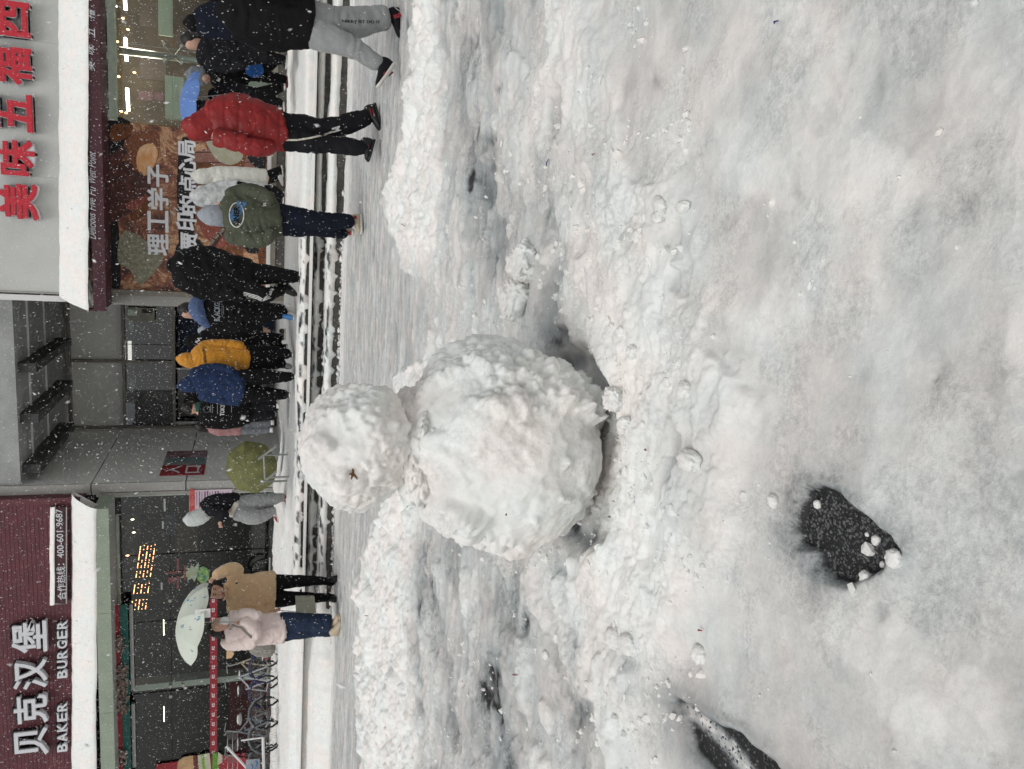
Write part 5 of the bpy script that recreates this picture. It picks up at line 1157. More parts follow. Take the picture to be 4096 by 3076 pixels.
P, r = person('person in a long cream puffer coat with hood up beside the poster', D, (1130, 690), [],
  [('coat', C_WHT, [[(772, 700, 0, 12), (792, 704, 0, 30, .9), (822, 706, 0, 32, .9), (842, 702, 0, 30, .8), (880, 700, 0, 34, .8), (960, 704, 0, 36, .8), (1040, 712, 0, 38, .8), (1066, 714, 0, 36, .8)], [(870, 725, -.06, 18), (960, 732, -.1, 18), (1030, 730, -.1, 14)]], dict(folds=.01, quilt=.16)),
   ('trousers', C_BLK, [[(1060, 705, 0, 20), (1100, 690, 0, 18), (1118, 680, 0, 15)], [(1060, 722, 0, 20), (1095, 712, .02, 17), (1120, 705, .04, 14)]], dict(folds=.004))], vox=.02, seed=6)
shoe(P, (1128, 664), (1132, 690), D, C_SBLK, hgt=.09); shoe(P, (1130, 700), (1132, 722), D, C_SWHT)
# big black coat
D = 11.6
P, r = person('person in a bulky black hooded coat and striped track trousers', D, (1220, 1110), [],
  [('coat', C_BLK, [[(688, 1062, 0, 26), (712, 1062, 0, 50, .9), (742, 1062, 0, 62, .9), (765, 1080, 0, 92, .7), (830, 1096, 0, 98, .65), (920, 1104, 0, 88, .68), (1000, 1112, 0, 72, .7)], [(770, 1015, 0, 30), (850, 1020, -.05, 34), (920, 1050, -.2, 28)], [(780, 1155, 0, 34), (860, 1172, 0, 34), (930, 1165, -.1, 28)]], dict(folds=.012, fs=6)),
   ('trousers', C_BLK, [[(985, 1092, 0, 46, .9), (1070, 1098, 0, 38), (1130, 1102, 0, 30), (1188, 1108, 0, 22)], [(985, 1140, 0, 46, .9), (1030, 1168, -.12, 34), (1062, 1182, -.16, 29), (1100, 1168, -.06, 24), (1130, 1156, .02, 20)]], dict(folds=.008))], seed=7, vox=.015)
for k in (-6, 0, 6): print_strip(r['trousers'], 'white_stripe', [(972 + k * .2, 1174 + k), (1030, 1190 + k), (1048 - k * .4, 1200 + k * .7)], D, 2.8, C_SWHT); print_strip(r['trousers'], 'white_stripe', [(1052 - k * .4, 1199 + k * .8), (1078 + k, 1186 + k * .8)], D, 2.8, C_SWHT)
print_text(r['trousers'], 'leg_print', 'adida', 1083, 1166, D, 30, 12, C_SWHT, ang=-.35, bold=.02)
print_strip(r['coat'], 'hood_cord', [(705, 1002), (718, 1004), (735, 1020)], D, 2.5, C_GRYD)
shoe(P, (1222, 1098, .03), (1222, 1132, -.16), D, C_SBLK, hgt=.13, sole=C_SBLK); shoe(P, (1150, 1135, .06), (1190, 1178, -.02), D, C_SBLK, hgt=.13, sole=C_SBLK)
# black jacket, denim-blue hood lying on the back
D = 12.9
P, r = person('person in a black jacket with bold white lettering and a blue denim hood', D, (1180, 1240), [[(742, 1246, -.02, 26), (778, 1250, 0, 27), (800, 1250, 0, 18)]],
  [('hair', HAIR, [[(722, 1236, 0, 18), (738, 1238, .0, 30, 1.1), (770, 1240, .04, 30, 1.0), (790, 1244, .06, 24)]], dict(folds=.003, fill=False)),
   ('jacket', C_BLK, [[(818, 1250, 0, 50, .75), (845, 1252, 0, 62, .7), (920, 1254, 0, 64, .66), (1010, 1254, 0, 56, .7)], [(840, 1195, 0, 22), (910, 1188, -.03, 22), (970, 1200, -.1, 18)], [(840, 1308, 0, 22), (910, 1316, -.03, 22), (970, 1304, -.1, 18)]], dict(folds=.010)),
   ('denim_hood', C_DEN, [[(822, 1180, .0, 15, .9), (795, 1200, -.06, 24, .9), (788, 1235, -.12, 32, .8), (806, 1270, -.12, 26, .8), (830, 1292, -.06, 20, .8), (848, 1314, 0, 9)]], dict(folds=.012, fs=9, fill=False)),
   ('trousers', C_BLK, [[(1000, 1236, 0, 34, .9), (1060, 1236, 0, 28), (1120, 1238, .02, 22), (1140, 1240, .04, 18)], [(1000, 1268, 0, 34, .9), (1060, 1262, -.03, 28), (1110, 1256, -.03, 22), (1138, 1252, -.03, 18)]], dict(folds=.006))], seed=8, vox=.015)
print_text(r['jacket'], 'back_print', 'BLACKGE', 868, 1242, D, 84, 22, C_HOOD, bold=.02); print_strip(r['jacket'], 'print_line', [(888, 1215), (888, 1262)], D, 2.2, C_GRYD); print_strip(r['jacket'], 'print_line', [(894, 1222), (894, 1258)], D, 2, C_GRYD)
a = shoe(P, (1152, 1214, .0), (1184, 1246, .03), D, C_SWHT); print_strip(a, 'blue_panel', [(1158, 1226), (1170, 1236)], D, 6, C_SBLU); shoe(P, (1150, 1262, -.03), (1172, 1270, -.16), D, C_SBLU)
# people at the doors
D = 14.6
P, r = person('person in a pale grey cap and dark coat behind the others at the doors', D, (1146, 1328), [[(810, 1322, 0, 18), (832, 1322, 0, 18), (850, 1322, 0, 11)], [(1040, 1322, 0, 13), (1075, 1326, 0, 10)], [(1060, 1348, .05, 11), (1110, 1350, .05, 10)]],
  [('cap', C_HOOD, [[(800, 1322, 0, 14), (812, 1322, 0, 21, 1.1), (822, 1320, -.02, 22, 1.1)]], dict(folds=0, fill=False)),
   ('coat', C_BLK2, [[(856, 1325, 0, 30, .8), (880, 1326, 0, 44, .7), (960, 1328, 0, 44, .7), (1048, 1334, 0, 42, .7)], [(885, 1285, 0, 17), (950, 1280, 0, 16), (1000, 1290, -.1, 13)]], dict(folds=.008))], vox=.018, seed=9)
shoe(P, (1142, 1322, .1), (1142, 1336, -.12), D, C_SBLK); shoe(P, (1130, 1350, .1), (1136, 1354, -.1), D, C_SBLK)
D = 14.0
P, r = person('person in a black hoodie with white shoulder scribble behind the mustard sweatshirt', D, (1158, 1368), [],
  [('hoodie', C_BLK, [[(742, 1366, 0, 14), (760, 1366, 0, 26), (788, 1366, 0, 27), (815, 1368, 0, 48, .7), (900, 1366, 0, 50, .7), (990, 1366, 0, 44, .7)]], dict(folds=.008)),
   ('trousers', C_BLK, [[(985, 1356, 0, 26), (1060, 1352, 0, 22), (1120, 1350, 0, 16)], [(985, 1380, 0, 26), (1060, 1384, 0, 22), (1120, 1384, 0, 16)]], dict(folds=.005))], vox=.018, seed=10)
print_strip(r['hoodie'], 'white_scribble', [(790, 1372), (782, 1366), (800, 1362), (790, 1354), (806, 1352)], D, 3, C_SWHT)
shoe(P, (1140, 1348, .1), (1142, 1350, -.12), D, C_SBLK); shoe(P, (1150, 1386, .1), (1152, 1386, -.1), D, C_SBLK)
D = 13.3
P, r = person('person seen from behind in a mustard yellow hooded sweatshirt with dark lettering', D, (1170, 1430), [],
  [('sweatshirt', C_YEL, [[(775, 1446, 0, 30, .9), (800, 1436, 0, 52, .72), (830, 1430, 0, 60, .66), (900, 1428, 0, 56, .66), (960, 1434, 0, 52, .7), (996, 1438, 0, 50, .7)], [(812, 1385, 0, 20), (870, 1376, -.02, 20), (930, 1376, -.06, 17), (965, 1380, -.08, 14)], [(812, 1474, 0, 20), (880, 1470, .05, 18)]], dict(folds=.008, fs=8, vox=.012)),
   ('hood', C_YEL, [[(710, 1434, 0, 9), (722, 1436, 0, 22, 1.1), (745, 1440, 0, 30, 1.05), (770, 1444, 0, 32, .9), (785, 1446, .02, 34, .8)]], dict(folds=.006, fs=14, vox=.011)),
   ('trousers', C_BLK, [[(985, 1416, 0, 34, .9), (1050, 1412, 0, 30), (1110, 1412, 0, 25), (1148, 1416, 0, 20)], [(985, 1456, 0, 32, .9), (1050, 1454, 0, 28), (1100, 1454, .03, 23), (1130, 1454, .05, 17)]], dict(folds=.008))], seed=11, vox=.015)
print_text(r['sweatshirt'], 'back_print', 'NOHARIEN', 818, 1421, D, 62, 11, C_BLK, ang=.14, bold=.02)
shoe(P, (1172, 1418, .1), (1174, 1420, -.12), D, C_SBLK); shoe(P, (1126, 1452, .05), (1160, 1464, .12), D, C_SBLK)
D = 13.0
P, r = person('person seen from behind in a navy blue hooded coat beside the mustard sweatshirt', D, (1185, 1530), [],
  [('coat', C_BLU, [[(778, 1530, 0, 50, .8), (800, 1526, 0, 60, .7), (880, 1530, 0, 62, .66), (960, 1548, 0, 60, .68), (972, 1550, 0, 60, .68)], [(810, 1476, 0, 20), (880, 1474, -.04, 19), (930, 1482, -.1, 15)], [(810, 1580, 0, 22), (880, 1594, 0, 22), (950, 1606, 0, 18)]], dict(folds=.010)),
   ('hood', C_BLU, [[(708, 1546, 0, 5), (722, 1544, 0, 20, 1.1), (745, 1540, 0, 31, 1.0), (768, 1536, 0, 36, .9), (780, 1534, .02, 38, .8)]], dict(folds=.005)),
   ('trousers', C_BLK, [[(960, 1512, 0, 36, .9), (1040, 1508, 0, 31), (1110, 1508, 0, 24), (1160, 1508, 0, 18)], [(960, 1574, 0, 36, .9), (1040, 1576, .03, 31), (1100, 1578, .05, 24), (1138, 1578, .06, 18)]], dict(folds=.008))], seed=12, vox=.015)
for s in ((1176, 1506), (1154, 1578)): shoe(P, (s[0] + 6, s[1], .1), (s[0] + 8, s[1] + 2, -.12), D, C_SBLK)
D = 14.6
P, r = person('person in a black hoodie with white city lettering standing at the doors', D, (1140, 1640), [[(748, 1632, 0, 22), (775, 1634, 0, 22), (792, 1636, 0, 14)]],
  [('hair', HAIR, [[(734, 1632, 0, 16), (748, 1632, 0, 25, 1.1), (776, 1632, .04, 25)]], dict(folds=.002, fill=False)), ('collar', mat('bottle_green', (.01, .07, .05), .8), [[(792, 1630, 0, 24), (806, 1632, 0, 28)]], dict(folds=0)),
   ('hoodie', C_BLK, [[(800, 1640, 0, 34, .8), (822, 1642, 0, 56, .66), (900, 1644, 0, 58, .64), (1000, 1646, 0, 50, .7)], [(826, 1592, 0, 18), (900, 1588, 0, 18), (970, 1596, -.05, 14)], [(826, 1694, 0, 18), (900, 1700, 0, 18), (970, 1692, -.05, 14)]], dict(folds=.006)),
   ('trousers', C_BLK2, [[(990, 1628, 0, 28), (1060, 1626, 0, 24), (1105, 1626, 0, 17)], [(990, 1664, 0, 28), (1060, 1660, 0, 23), (1090, 1656, .03, 16)]], dict(folds=.005))], seed=13, vox=.018)
print_text(r['hoodie'], 'city_print', 'TOKYO', 889, 1634, D, 58, 17, C_SWHT, bold=.03)
for x, y0, y1 in ((843, 1620, 1650), (850, 1616, 1652), (870, 1612, 1656), (926, 1622, 1650)): print_strip(r['hoodie'], 'print_line', [(x, y0), (x, y1)], D, 2.4, C_GRY)
print_strip(r['hoodie'], 'print_ring', [(827 + 13 * math.sin(k * math.pi / 8), 1637 + 13 * math.cos(k * math.pi / 8)) for k in range(17)], D, 1.8, C_GRYD)
shoe(P, (1115, 1624, .1), (1118, 1624, -.12), D, C_SWHT); shoe(P, (1060, 1652, .2), (1098, 1656, .24), D, C_SWHT)
D = 14.9
P, r = person('person in a dusty pink coat and grey jeans nearest the left side of the doors', D, (1105, 1700), [[(800, 1706, 0, 18), (822, 1706, 0, 18), (840, 1706, 0, 11)]],
  [('hair', HAIR, [[(786, 1706, 0, 14), (800, 1706, 0, 22, 1.1), (830, 1708, .04, 22), (850, 1710, .05, 16)]], dict(folds=.002, fill=False)), ('coat', C_ROSE, [[(850, 1708, 0, 26, .8), (875, 1708, 0, 36, .7), (930, 1706, 0, 36, .7), (964, 1706, 0, 34, .7)]], dict(folds=.008)),
   ('jeans', C_GRYD, [[(955, 1696, 0, 20), (1020, 1694, 0, 17), (1080, 1692, 0, 13)], [(955, 1718, 0, 20), (1020, 1720, 0, 17), (1075, 1720, 0, 13)]], dict(folds=.004))], seed=14, vox=.018)
shoe(P, (1094, 1690, .1), (1096, 1690, -.1), D, C_SWHT); shoe(P, (1090, 1720, .1), (1092, 1720, -.1), D, C_SWHT)
# white hood walker
D = 14.2
hb = []; hand(hb, 880, 2086, -.2, 7.5, (.15, .98), .6)
P, r = person('person in a white hood and pale grey trousers passing the burger shop', D, (1160, 2010), [[(778, 2076, 0, 20), (800, 2072, 0, 20), (818, 2062, 0, 14)]] + hb,
  [('hood', mat('white_fleece', (.52, .55, .54), .85, var=.05), [[(740, 2078, 0, 12), (752, 2078, 0, 26, 1.0), (778, 2074, 0, 31, .95), (800, 2066, 0, 32, .9), (816, 2054, 0, 30, .8)]], dict(folds=.006, fs=10)),
   ('shirt', C_OFF, [[(930, 2030, 0, 40, .7), (962, 2038, 0, 36, .7)]], dict(folds=.005)),
   ('jacket', C_BLK2, [[(818, 2040, 0, 34, .8), (845, 2024, 0, 42, .7), (900, 2010, 0, 38, .72), (945, 2004, .02, 32, .75)], [(850, 2044, -.14, 22), (895, 2052, -.18, 20), (890, 2076, -.2, 15)], [(850, 2000, .1, 20), (910, 1992, .12, 18)]], dict(folds=.009)),
   ('trousers', C_GRY, [[(950, 2018, .02, 32, .9), (1020, 2006, .04, 30), (1080, 1998, .06, 24), (1128, 1990, .07, 17)], [(950, 2046, -.02, 34, .9), (1000, 2064, -.06, 33), (1040, 2066, -.08, 27), (1092, 2044, -.06, 17)]], dict(folds=.010, fs=8))], seed=15, vox=.014)
a = shoe(P, (1160, 1982, .07), (1160, 2038, .06), D, C_SHR); b_ = shoe(P, (1102, 2034, -.06), (1116, 2088, -.08), D, C_SHR)
print_strip(a, 'white_panel', [(1146, 1996), (1150, 2018)], D, 8, C_SWHT); print_strip(b_, 'white_panel', [(1090, 2048), (1100, 2068)], D, 8, C_SWHT)
# camel coat
D = 11.05
hb = [[(868, 2366, -.02, 26), (850, 2366, -.01, 27, 1.05), (890, 2372, -.03, 23), (902, 2374, -.035, 15)], [(905, 2368, .0, 16), (925, 2365, .02, 18)], [(878, 2375, -.11, 3.5, 1), (886, 2377, -.122, 4.5, 1)]]
hand(hb, 858, 2307, -.12, 9, (-.62, .78), .5); hand(hb, 1092, 2444, -.14, 8.5, (.95, -.25), 1.2, .3)
P, r = person('smiling person in a camel wool coat holding one hand to the dark wavy hair', D, (1350, 2360), hb,
  [('hair', HAIR, [[(830, 2368, .03, 24, 1.1), (846, 2362, .05, 35, .9), (880, 2352, .06, 34, .7), (915, 2340, .05, 20, .7)], [(905, 2328, .02, 16), (925, 2312, .0, 13)], [(880, 2394, .04, 11), (905, 2402, .02, 11), (925, 2404, .0, 8)]], dict(folds=.008, fs=16, fill=False, vox=.010)),
   ('coat', C_TAN, [[(905, 2366, .02, 46, .6), (928, 2364, .02, 68, .55), (990, 2366, .02, 70, .6), (1050, 2364, .02, 76, .62), (1094, 2362, .02, 80, .62)], [(925, 2304, 0, 24), (952, 2284, -.03, 26), (925, 2276, -.08, 25), (888, 2288, -.12, 22), (864, 2302, -.12, 18)], [(925, 2424, 0, 24), (985, 2440, -.03, 25), (1050, 2446, -.08, 22), (1086, 2446, -.11, 19)]], dict(folds=.009, fs=7, vox=.012)),
   ('trousers', C_BLK, [[(1085, 2330, .02, 34, .9), (1170, 2326, .0, 26), (1250, 2322, 0, 19), (1330, 2328, .0, 14)], [(1085, 2396, .02, 36, .9), (1170, 2394, -.02, 28), (1250, 2392, -.03, 20), (1290, 2390, -.02, 16), (1330, 2390, .0, 13)]], dict(folds=.006))], seed=16, vox=.013)
fc = MB()
def fpt(x, y, b_): return on_d(x, y, D + b_)
for yy in (2356, 2378): MB().ball(fpt(862, yy, -.098), .0085, 2, (1.5, .6, .7)).build('eye', C_EYE, P, True); MB().tube([fpt(855, yy - 6, -.10), fpt(853, yy, -.105), fpt(856, yy + 6, -.10)], .0032, 6).build('eyebrow', HAIR, P)
MB().tube([fpt(889, 2367, -.10), fpt(893, 2374, -.108), fpt(889, 2381, -.10)], [.003, .006, .003], 8).build('mouth', C_LIP, P)
MB().tube([fpt(894, 2400, -.03), fpt(905, 2384, -.10), fpt(903, 2362, -.11), fpt(897, 2340, -.03)], .012, 8).build('collar_edge', C_TAN, P)
print_strip(r['coat'], 'chest_label', [(943, 2335), (953, 2328)], D, 6, C_NVY)
shoe(P, (1346, 2318, .06), (1350, 2312, -.2), D, C_SBLK, hgt=.12, sole=C_SBLK); shoe(P, (1348, 2388, .06), (1352, 2400, -.2), D, C_SBLK, hgt=.12, sole=C_SBLK)
b0, b1, b2, b3 = on_d(1182, 2390, 10.86), on_d(1186, 2466, 10.86), on_d(1264, 2452, 10.86), on_d(1258, 2390, 10.86)
bg_ = thing('paper_bag', 'grey-green paper bag on thin cords held in the camel coat person\'s hand', 'bag', b2)
MB().prism([b0, b1, b2, b3], dv * .10).build('bag_body', C_PAPER, bg_)
hp = on_d(1108, 2440, 10.9); MB().tube([hp, (hp + b0) / 2 + Vector((0, 0, -.01)), b0 + (b1 - b0) * .25], .004, 5).build('cord', C_NVY, bg_); MB().tube([hp, b0 + (b1 - b0) * .75 + dv * .0], .004, 5).build('cord', C_NVY, bg_)
MB().tube([b0 + (b1 - b0) * .2, b3 + (b2 - b3) * .2], .002, 4).build('fold_line', C_PLUSH, bg_)
# pink coat
D = 10.5
hb = [[(870, 2500, -.02, 28, 1.05), (895, 2496, -.05, 26), (912, 2500, -.03, 18)], [(910, 2512, .0, 18), (930, 2514, .02, 20)]]
hand(hb, 958, 2490, -.22, 9.5, (-.45, .1), 1.6, .2)
P, r = person('person in a pale pink coat and white face mask under the umbrella', D, (1370, 2500), hb,
  [('hair', HAIR, [[(846, 2510, .0, 20, 1.1), (862, 2514, .02, 34, 1.0), (890, 2524, .05, 30, .9), (915, 2530, .06, 24)]], dict(folds=.005, fs=16, fill=False, vox=.010)),
   ('coat', C_PNK, [[(908, 2524, .02, 50, .7), (940, 2520, .02, 60, .62), (1000, 2520, .02, 62, .66), (1070, 2516, .02, 60, .7), (1138, 2514, .02, 56, .72)], [(925, 2568, 0, 26), (1000, 2566, -.10, 30), (1020, 2520, -.22, 27), (980, 2490, -.24, 21)], [(935, 2468, -.04, 24), (995, 2462, -.16, 24), (1030, 2466, -.2, 20)]], dict(folds=.016, fs=7, vox=.012)),
   ('coat_hood', C_PNK, [[(905, 2560, .1, 24), (925, 2572, .12, 30), (960, 2576, .12, 24)]], dict(folds=.01, fill=False)),
   ('jeans', C_JEAN, [[(1125, 2490, .02, 42, .8), (1200, 2488, .0, 36), (1270, 2490, .0, 34), (1318, 2492, .0, 33)], [(1125, 2524, .05, 42, .8), (1200, 2518, .05, 36), (1270, 2514, .06, 32), (1318, 2516, .06, 30)]], dict(folds=.008))], seed=17, vox=.013)
body_mesh('face_mask', C_MASK, [[(886, 2484, -.10, 13, .8), (900, 2483, -.105, 17, .8), (912, 2487, -.09, 13, .8)]], D, .008, P, folds=0)
shoe(P, (1356, 2512, .05), (1362, 2462, -.12), D, C_SBEI, hgt=.12, sole=C_SBEI); shoe(P, (1362, 2536, .0), (1372, 2486, -.18), D, C_SBEI, hgt=.12, sole=C_SBEI)
pl = thing('plush_bag', 'grey fleecy shoulder bag hanging behind the pink coat', 'bag', on_d(1095, 2595, D))
body_mesh('bag_body', C_PLUSH, [[(1010, 2582, .05, 26, .6), (1035, 2590, .05, 34, .6), (1070, 2596, .05, 34, .6), (1088, 2600, .05, 24, .6)]], D, .012, pl, folds=.008, fs=20)
q = [on_d(*a) for a in ((1025, 2570, D - .05), (1000, 2545, D - .25), (965, 2512, D - .30), (930, 2500, D - .20), (915, 2530, D), (940, 2585, D + .12))]
MB().tube(q, .014, 8).build('strap', C_PLUSH, pl)
# umbrella over the pink coat
M_UMB = mat('pale_mint_nylon', (.60, .64, .56), .5); M_PRT = mat('sky_blue_print', (.03, .27, .46), .6); M_RIB = mat('umbrella_steel', (.35, .35, .34), .35, metal=.7)
def umbrella(label, c, ax, R, H, m, prints=0, ns=8, handle=None, cat='umbrella', scallop=.06):
    ax = Vector(ax).normalized(); e1 = ax.cross(Vector((.1, 1, .05))).normalized(); e2 = ax.cross(e1); U = thing('umbrella', label, cat, c)
    b = bmesh.new(); rows = []; NR = 9
    def pt(t, a, off=0):
        k = (a * ns / (2 * math.pi)) % 1; sag = 1 - scallop * math.sin(math.pi * k) * t ** 1.5
        return Vector(c) + (e1 * math.cos(a) + e2 * math.sin(a)) * (R * math.sin(t * 1.25) / math.sin(1.25) * sag + 0) + ax * (H * (math.cos(t * 1.25) - math.cos(1.25)) / (1 - math.cos(1.25)) - .03 * math.sin(math.pi * k) * t + off)
    for i in range(1, NR + 1): rows.append([b.verts.new(pt(i / NR, 2 * math.pi * k / 48)) for k in range(48)])
    top = b.verts.new(pt(0, 0))
    for k in range(48): b.faces.new((top, rows[0][k], rows[0][(k + 1) % 48]))
    for P_, Q in zip(rows[:-1], rows[1:]):
        for k in range(48): b.faces.new((P_[k], Q[k], Q[(k + 1) % 48], P_[(k + 1) % 48]))
    me = bpy.data.meshes.new('canopy'); b.to_mesh(me); b.free()
    cn = link('canopy', me, m, U); so_ = cn.modifiers.new('s', 'SOLIDIFY'); so_.thickness = .002
    for k in range(ns):
        a = 2 * math.pi * k / ns; MB().tube([pt(t, a, -.006) for t in (.02, .3, .55, .8, 1.0)], .003, 5).build('rib', M_RIB, U)
    if handle: MB().tube([Vector(c) + ax * (H + .03), Vector(c) + ax * H * .5, Vector(handle)], .006, 8).build('shaft', M_RIB, U)
    rnd = random.Random(5)
    for k in range(prints):
        t, a = rnd.uniform(.35, .93), rnd.uniform(0, 6.283); d = MB(); s = rnd.uniform(.4, 1)
        for j in range(3):
            p = pt(t + rnd.uniform(-.05, .05) * s, a + rnd.uniform(-.10, .10) * s, .004); tu = (pt(t + .04, a, .004) - pt(t, a, .004)).normalized(); tv = (pt(t, a + .05, .004) - pt(t, a, .004)).normalized(); nn = tu.cross(tv)
            d.prism([p - tu * .016 * s, p + tv * .012 * s, p + tu * .022 * s, p - tv * .006 * s], nn * .0015)
        d.build('print_motif', M_PRT, cn)
    return U
uc = on_d(791, 2492, 10.45); U = umbrella('open pale mint umbrella with small blue prints held over the pink coat', uc, (zv * .95 + rv * .19 + dv * -.10), .50, .24, M_UMB, prints=34, handle=on_d(965, 2488, 10.28))
tg = on_d(800, 2455, 10.05); TG = MB().box((-.052, -.002, -.085), (.052, .002, .085)).build('umbrella_tag', M_WHITE, U); TG.matrix_parent_inverse = parent_inv(U); TG.location = tg + Vector((0, 0, -.03)); TG.rotation_euler = (0, 0, YAW)
# three at the right behind the red puffer
D = 12.2
P, r = person('person in black under a flat blue umbrella, partly hidden by the red puffer', D, (1135, 420), [[(800, 425, 0, 24), (825, 425, 0, 24), (845, 425, 0, 14)]],
  [('hair', HAIR, [[(784, 425, 0, 18), (800, 425, .0, 28, 1.1), (830, 428, .03, 26)]], dict(folds=.002, fill=False)), ('coat', C_BLK2, [[(850, 415, 0, 50, .7), (880, 410, 0, 64, .6), (960, 400, 0, 56, .66), (1030, 395, 0, 44, .7)], [(880, 358, 0, 22), (950, 350, -.08, 22), (985, 372, -.16, 17)]], dict(folds=.01)),
   ('trousers', C_BLK, [[(1020, 385, 0, 32), (1070, 370, 0, 27), (1125, 345, .05, 18)], [(1020, 405, 0, 32), (1070, 412, 0, 27), (1120, 412, 0, 18)]], dict(folds=.006))], seed=18, vox=.018)
shoe(P, (1138, 345, .1), (1142, 350, -.1), D, C_SBLK); shoe(P, (1136, 412), (1138, 440), D, C_SBLK)
umbrella('flat sky blue umbrella held up behind the red puffer', on_d(768, 400, 12.0), (zv * .97 + rv * .1 - dv * .22), .40, .15, mat('blue_nylon', (.10, .20, .48), .6), handle=on_d(960, 372, 12.0), scallop=.03)
D = 12.6
P, r = person('person in a grey hood and black coat with a bright blue bag at the side', D, (1150, 300), [[(815, 312, -.06, 18), (835, 312, -.05, 15)]],
  [('hood', C_GRYD, [[(748, 296, 0, 14), (765, 300, 0, 34, 1.0), (795, 304, 0, 37, .95), (820, 310, 0, 36, .85)]], dict(folds=.005)),
   ('coat', C_BLK, [[(830, 295, 0, 40, .8), (855, 285, 0, 52, .7), (930, 278, 0, 50, .7), (1000, 280, 0, 46, .7)], [(860, 325, -.08, 20), (930, 332, -.1, 18), (985, 325, -.12, 14)]], dict(folds=.01)),
   ('trousers', C_BLK, [[(990, 270, 0, 30), (1060, 265, 0, 27), (1090, 250, .06, 20), (1120, 235, .1, 15)], [(990, 292, 0, 30), (1060, 305, -.04, 25), (1135, 318, -.06, 16)]], dict(folds=.008))], seed=19, vox=.018)
shoe(P, (1150, 310, .02), (1152, 338, -.06), D, C_SBLK, sole=C_SHR); shoe(P, (1135, 238, .1), (1142, 246, -.08), D, C_SBLK)
print_strip(r['coat'], 'white_mark', [(868, 316), (880, 322)], D, 14, C_SWHT)
bb = thing('blue_bag', 'bright blue knitted bag hanging at the hip of the grey-hooded person', 'bag', on_d(1050, 285, 12.3)); body_mesh('bag_body', C_SACK, [[(988, 288, -.25, 10, .6), (1004, 284, -.25, 28, .5), (1028, 276, -.25, 32, .5), (1042, 272, -.25, 22, .5)]], D, .014, bb, folds=.006, fs=18)
D = 11.9
P, r = person('person in a black padded coat with bare dark hair near the right edge', D, (1150, 235), [[(760, 172, -.02, 27), (785, 176, -.02, 25), (805, 172, 0, 17)]],
  [('hair', HAIR, [[(736, 158, 0, 22), (752, 158, .0, 34, 1.1), (785, 156, .05, 30)]], dict(folds=.003, fill=False)),
   ('coat', C_BLK2, [[(802, 190, 0, 50, .8), (825, 195, 0, 74, .7), (900, 195, 0, 78, .66), (1000, 190, 0, 66, .7), (1060, 188, 0, 60, .7)], [(840, 262, 0, 24), (910, 268, -.03, 23), (970, 256, -.1, 18)]], dict(folds=.012)),
   ('trousers', C_BLK, [[(1050, 215, 0, 30), (1100, 235, -.02, 24), (1135, 240, -.02, 17)], [(1050, 170, 0, 30), (1100, 165, 0, 24), (1140, 160, 0, 17)]], dict(folds=.006))], seed=20, vox=.018)
shoe(P, (1150, 228, 0), (1148, 260, -.05), D, C_SBLK); shoe(P, (1155, 150, .08), (1158, 160, -.12), D, C_SBLK, sole=C_SHR)
D = 11.2
P, r = person('person in a black hood turned away, just behind the grey sweatpants', D, (1190, 90), [[(790, 112, -.07, 20)]],
  [('hat', C_BLK, [[(742, 92, 0, 16), (758, 92, 0, 32, 1.1), (782, 94, 0, 33, 1.0), (798, 98, 0, 28)]], dict(folds=.003)),
   ('jacket', C_NVY, [[(790, 70, .06, 30, .8), (815, 78, 0, 66, .7), (880, 82, 0, 74, .66), (980, 82, 0, 68, .68), (1040, 82, 0, 62, .7)]], dict(folds=.010)),
   ('trousers', C_BLK, [[(1030, 62, 0, 34), (1110, 60, 0, 27), (1170, 60, 0, 18)], [(1030, 102, 0, 34), (1110, 105, 0, 27), (1170, 106, 0, 18)]], dict(folds=.006))], seed=21, vox=.018)
print_strip(r['jacket'], 'hood_cord', [(800, 125), (812, 134), (825, 132)], D, 2.5, C_GRY)
shoe(P, (1188, 60, .1), (1190, 62, -.12), D, C_SBLK); shoe(P, (1188, 106, .1), (1190, 108, -.12), D, C_SBLK)

# ------------------------------------------------------------------ street furniture and bicycles
M_OLU = mat('olive_nylon', (.135, .14, .05), .75, var=.22, vscale=5, bump=.5, bscale=18)
uo = on_d(1005, 1880, 16.1); umbrella('open olive green umbrella standing on the snow by the ramp rail', uo + Vector((0, .18, 0)), (-dv * .93 + rv * -.05 + zv * .36), .52, .28, M_OLU, scallop=.05)
HR = thing('handrail', 'steel ramp handrail in front of the olive umbrella', 'handrail', on_d(1100, 1870, 15.2))
a, b, c, d = on_d(1034, 1835, 15.2), on_d(1104, 1785, 14.6), on_d(1042, 1936, 14.7), on_d(1104, 1888, 14.1)
MB().tube([a, b], .020, 8).build('rail', M_STEEL, HR); MB().tube([c, d], .020, 8).build('rail', M_STEEL, HR)
p1 = a + (b - a) * .3; p2 = c + (d - c) * .55
MB().tube([p1, p1 + (on_d(1060, 1924, 14.9) - p1)], .016, 8).build('crossbar', M_STEEL, HR)
for p in (p1, c + (d - c) * .2, p2): MB().tube([p, Vector((p.x, p.y, PL - .05))], .018, 8).build('post', M_STEEL, HR)
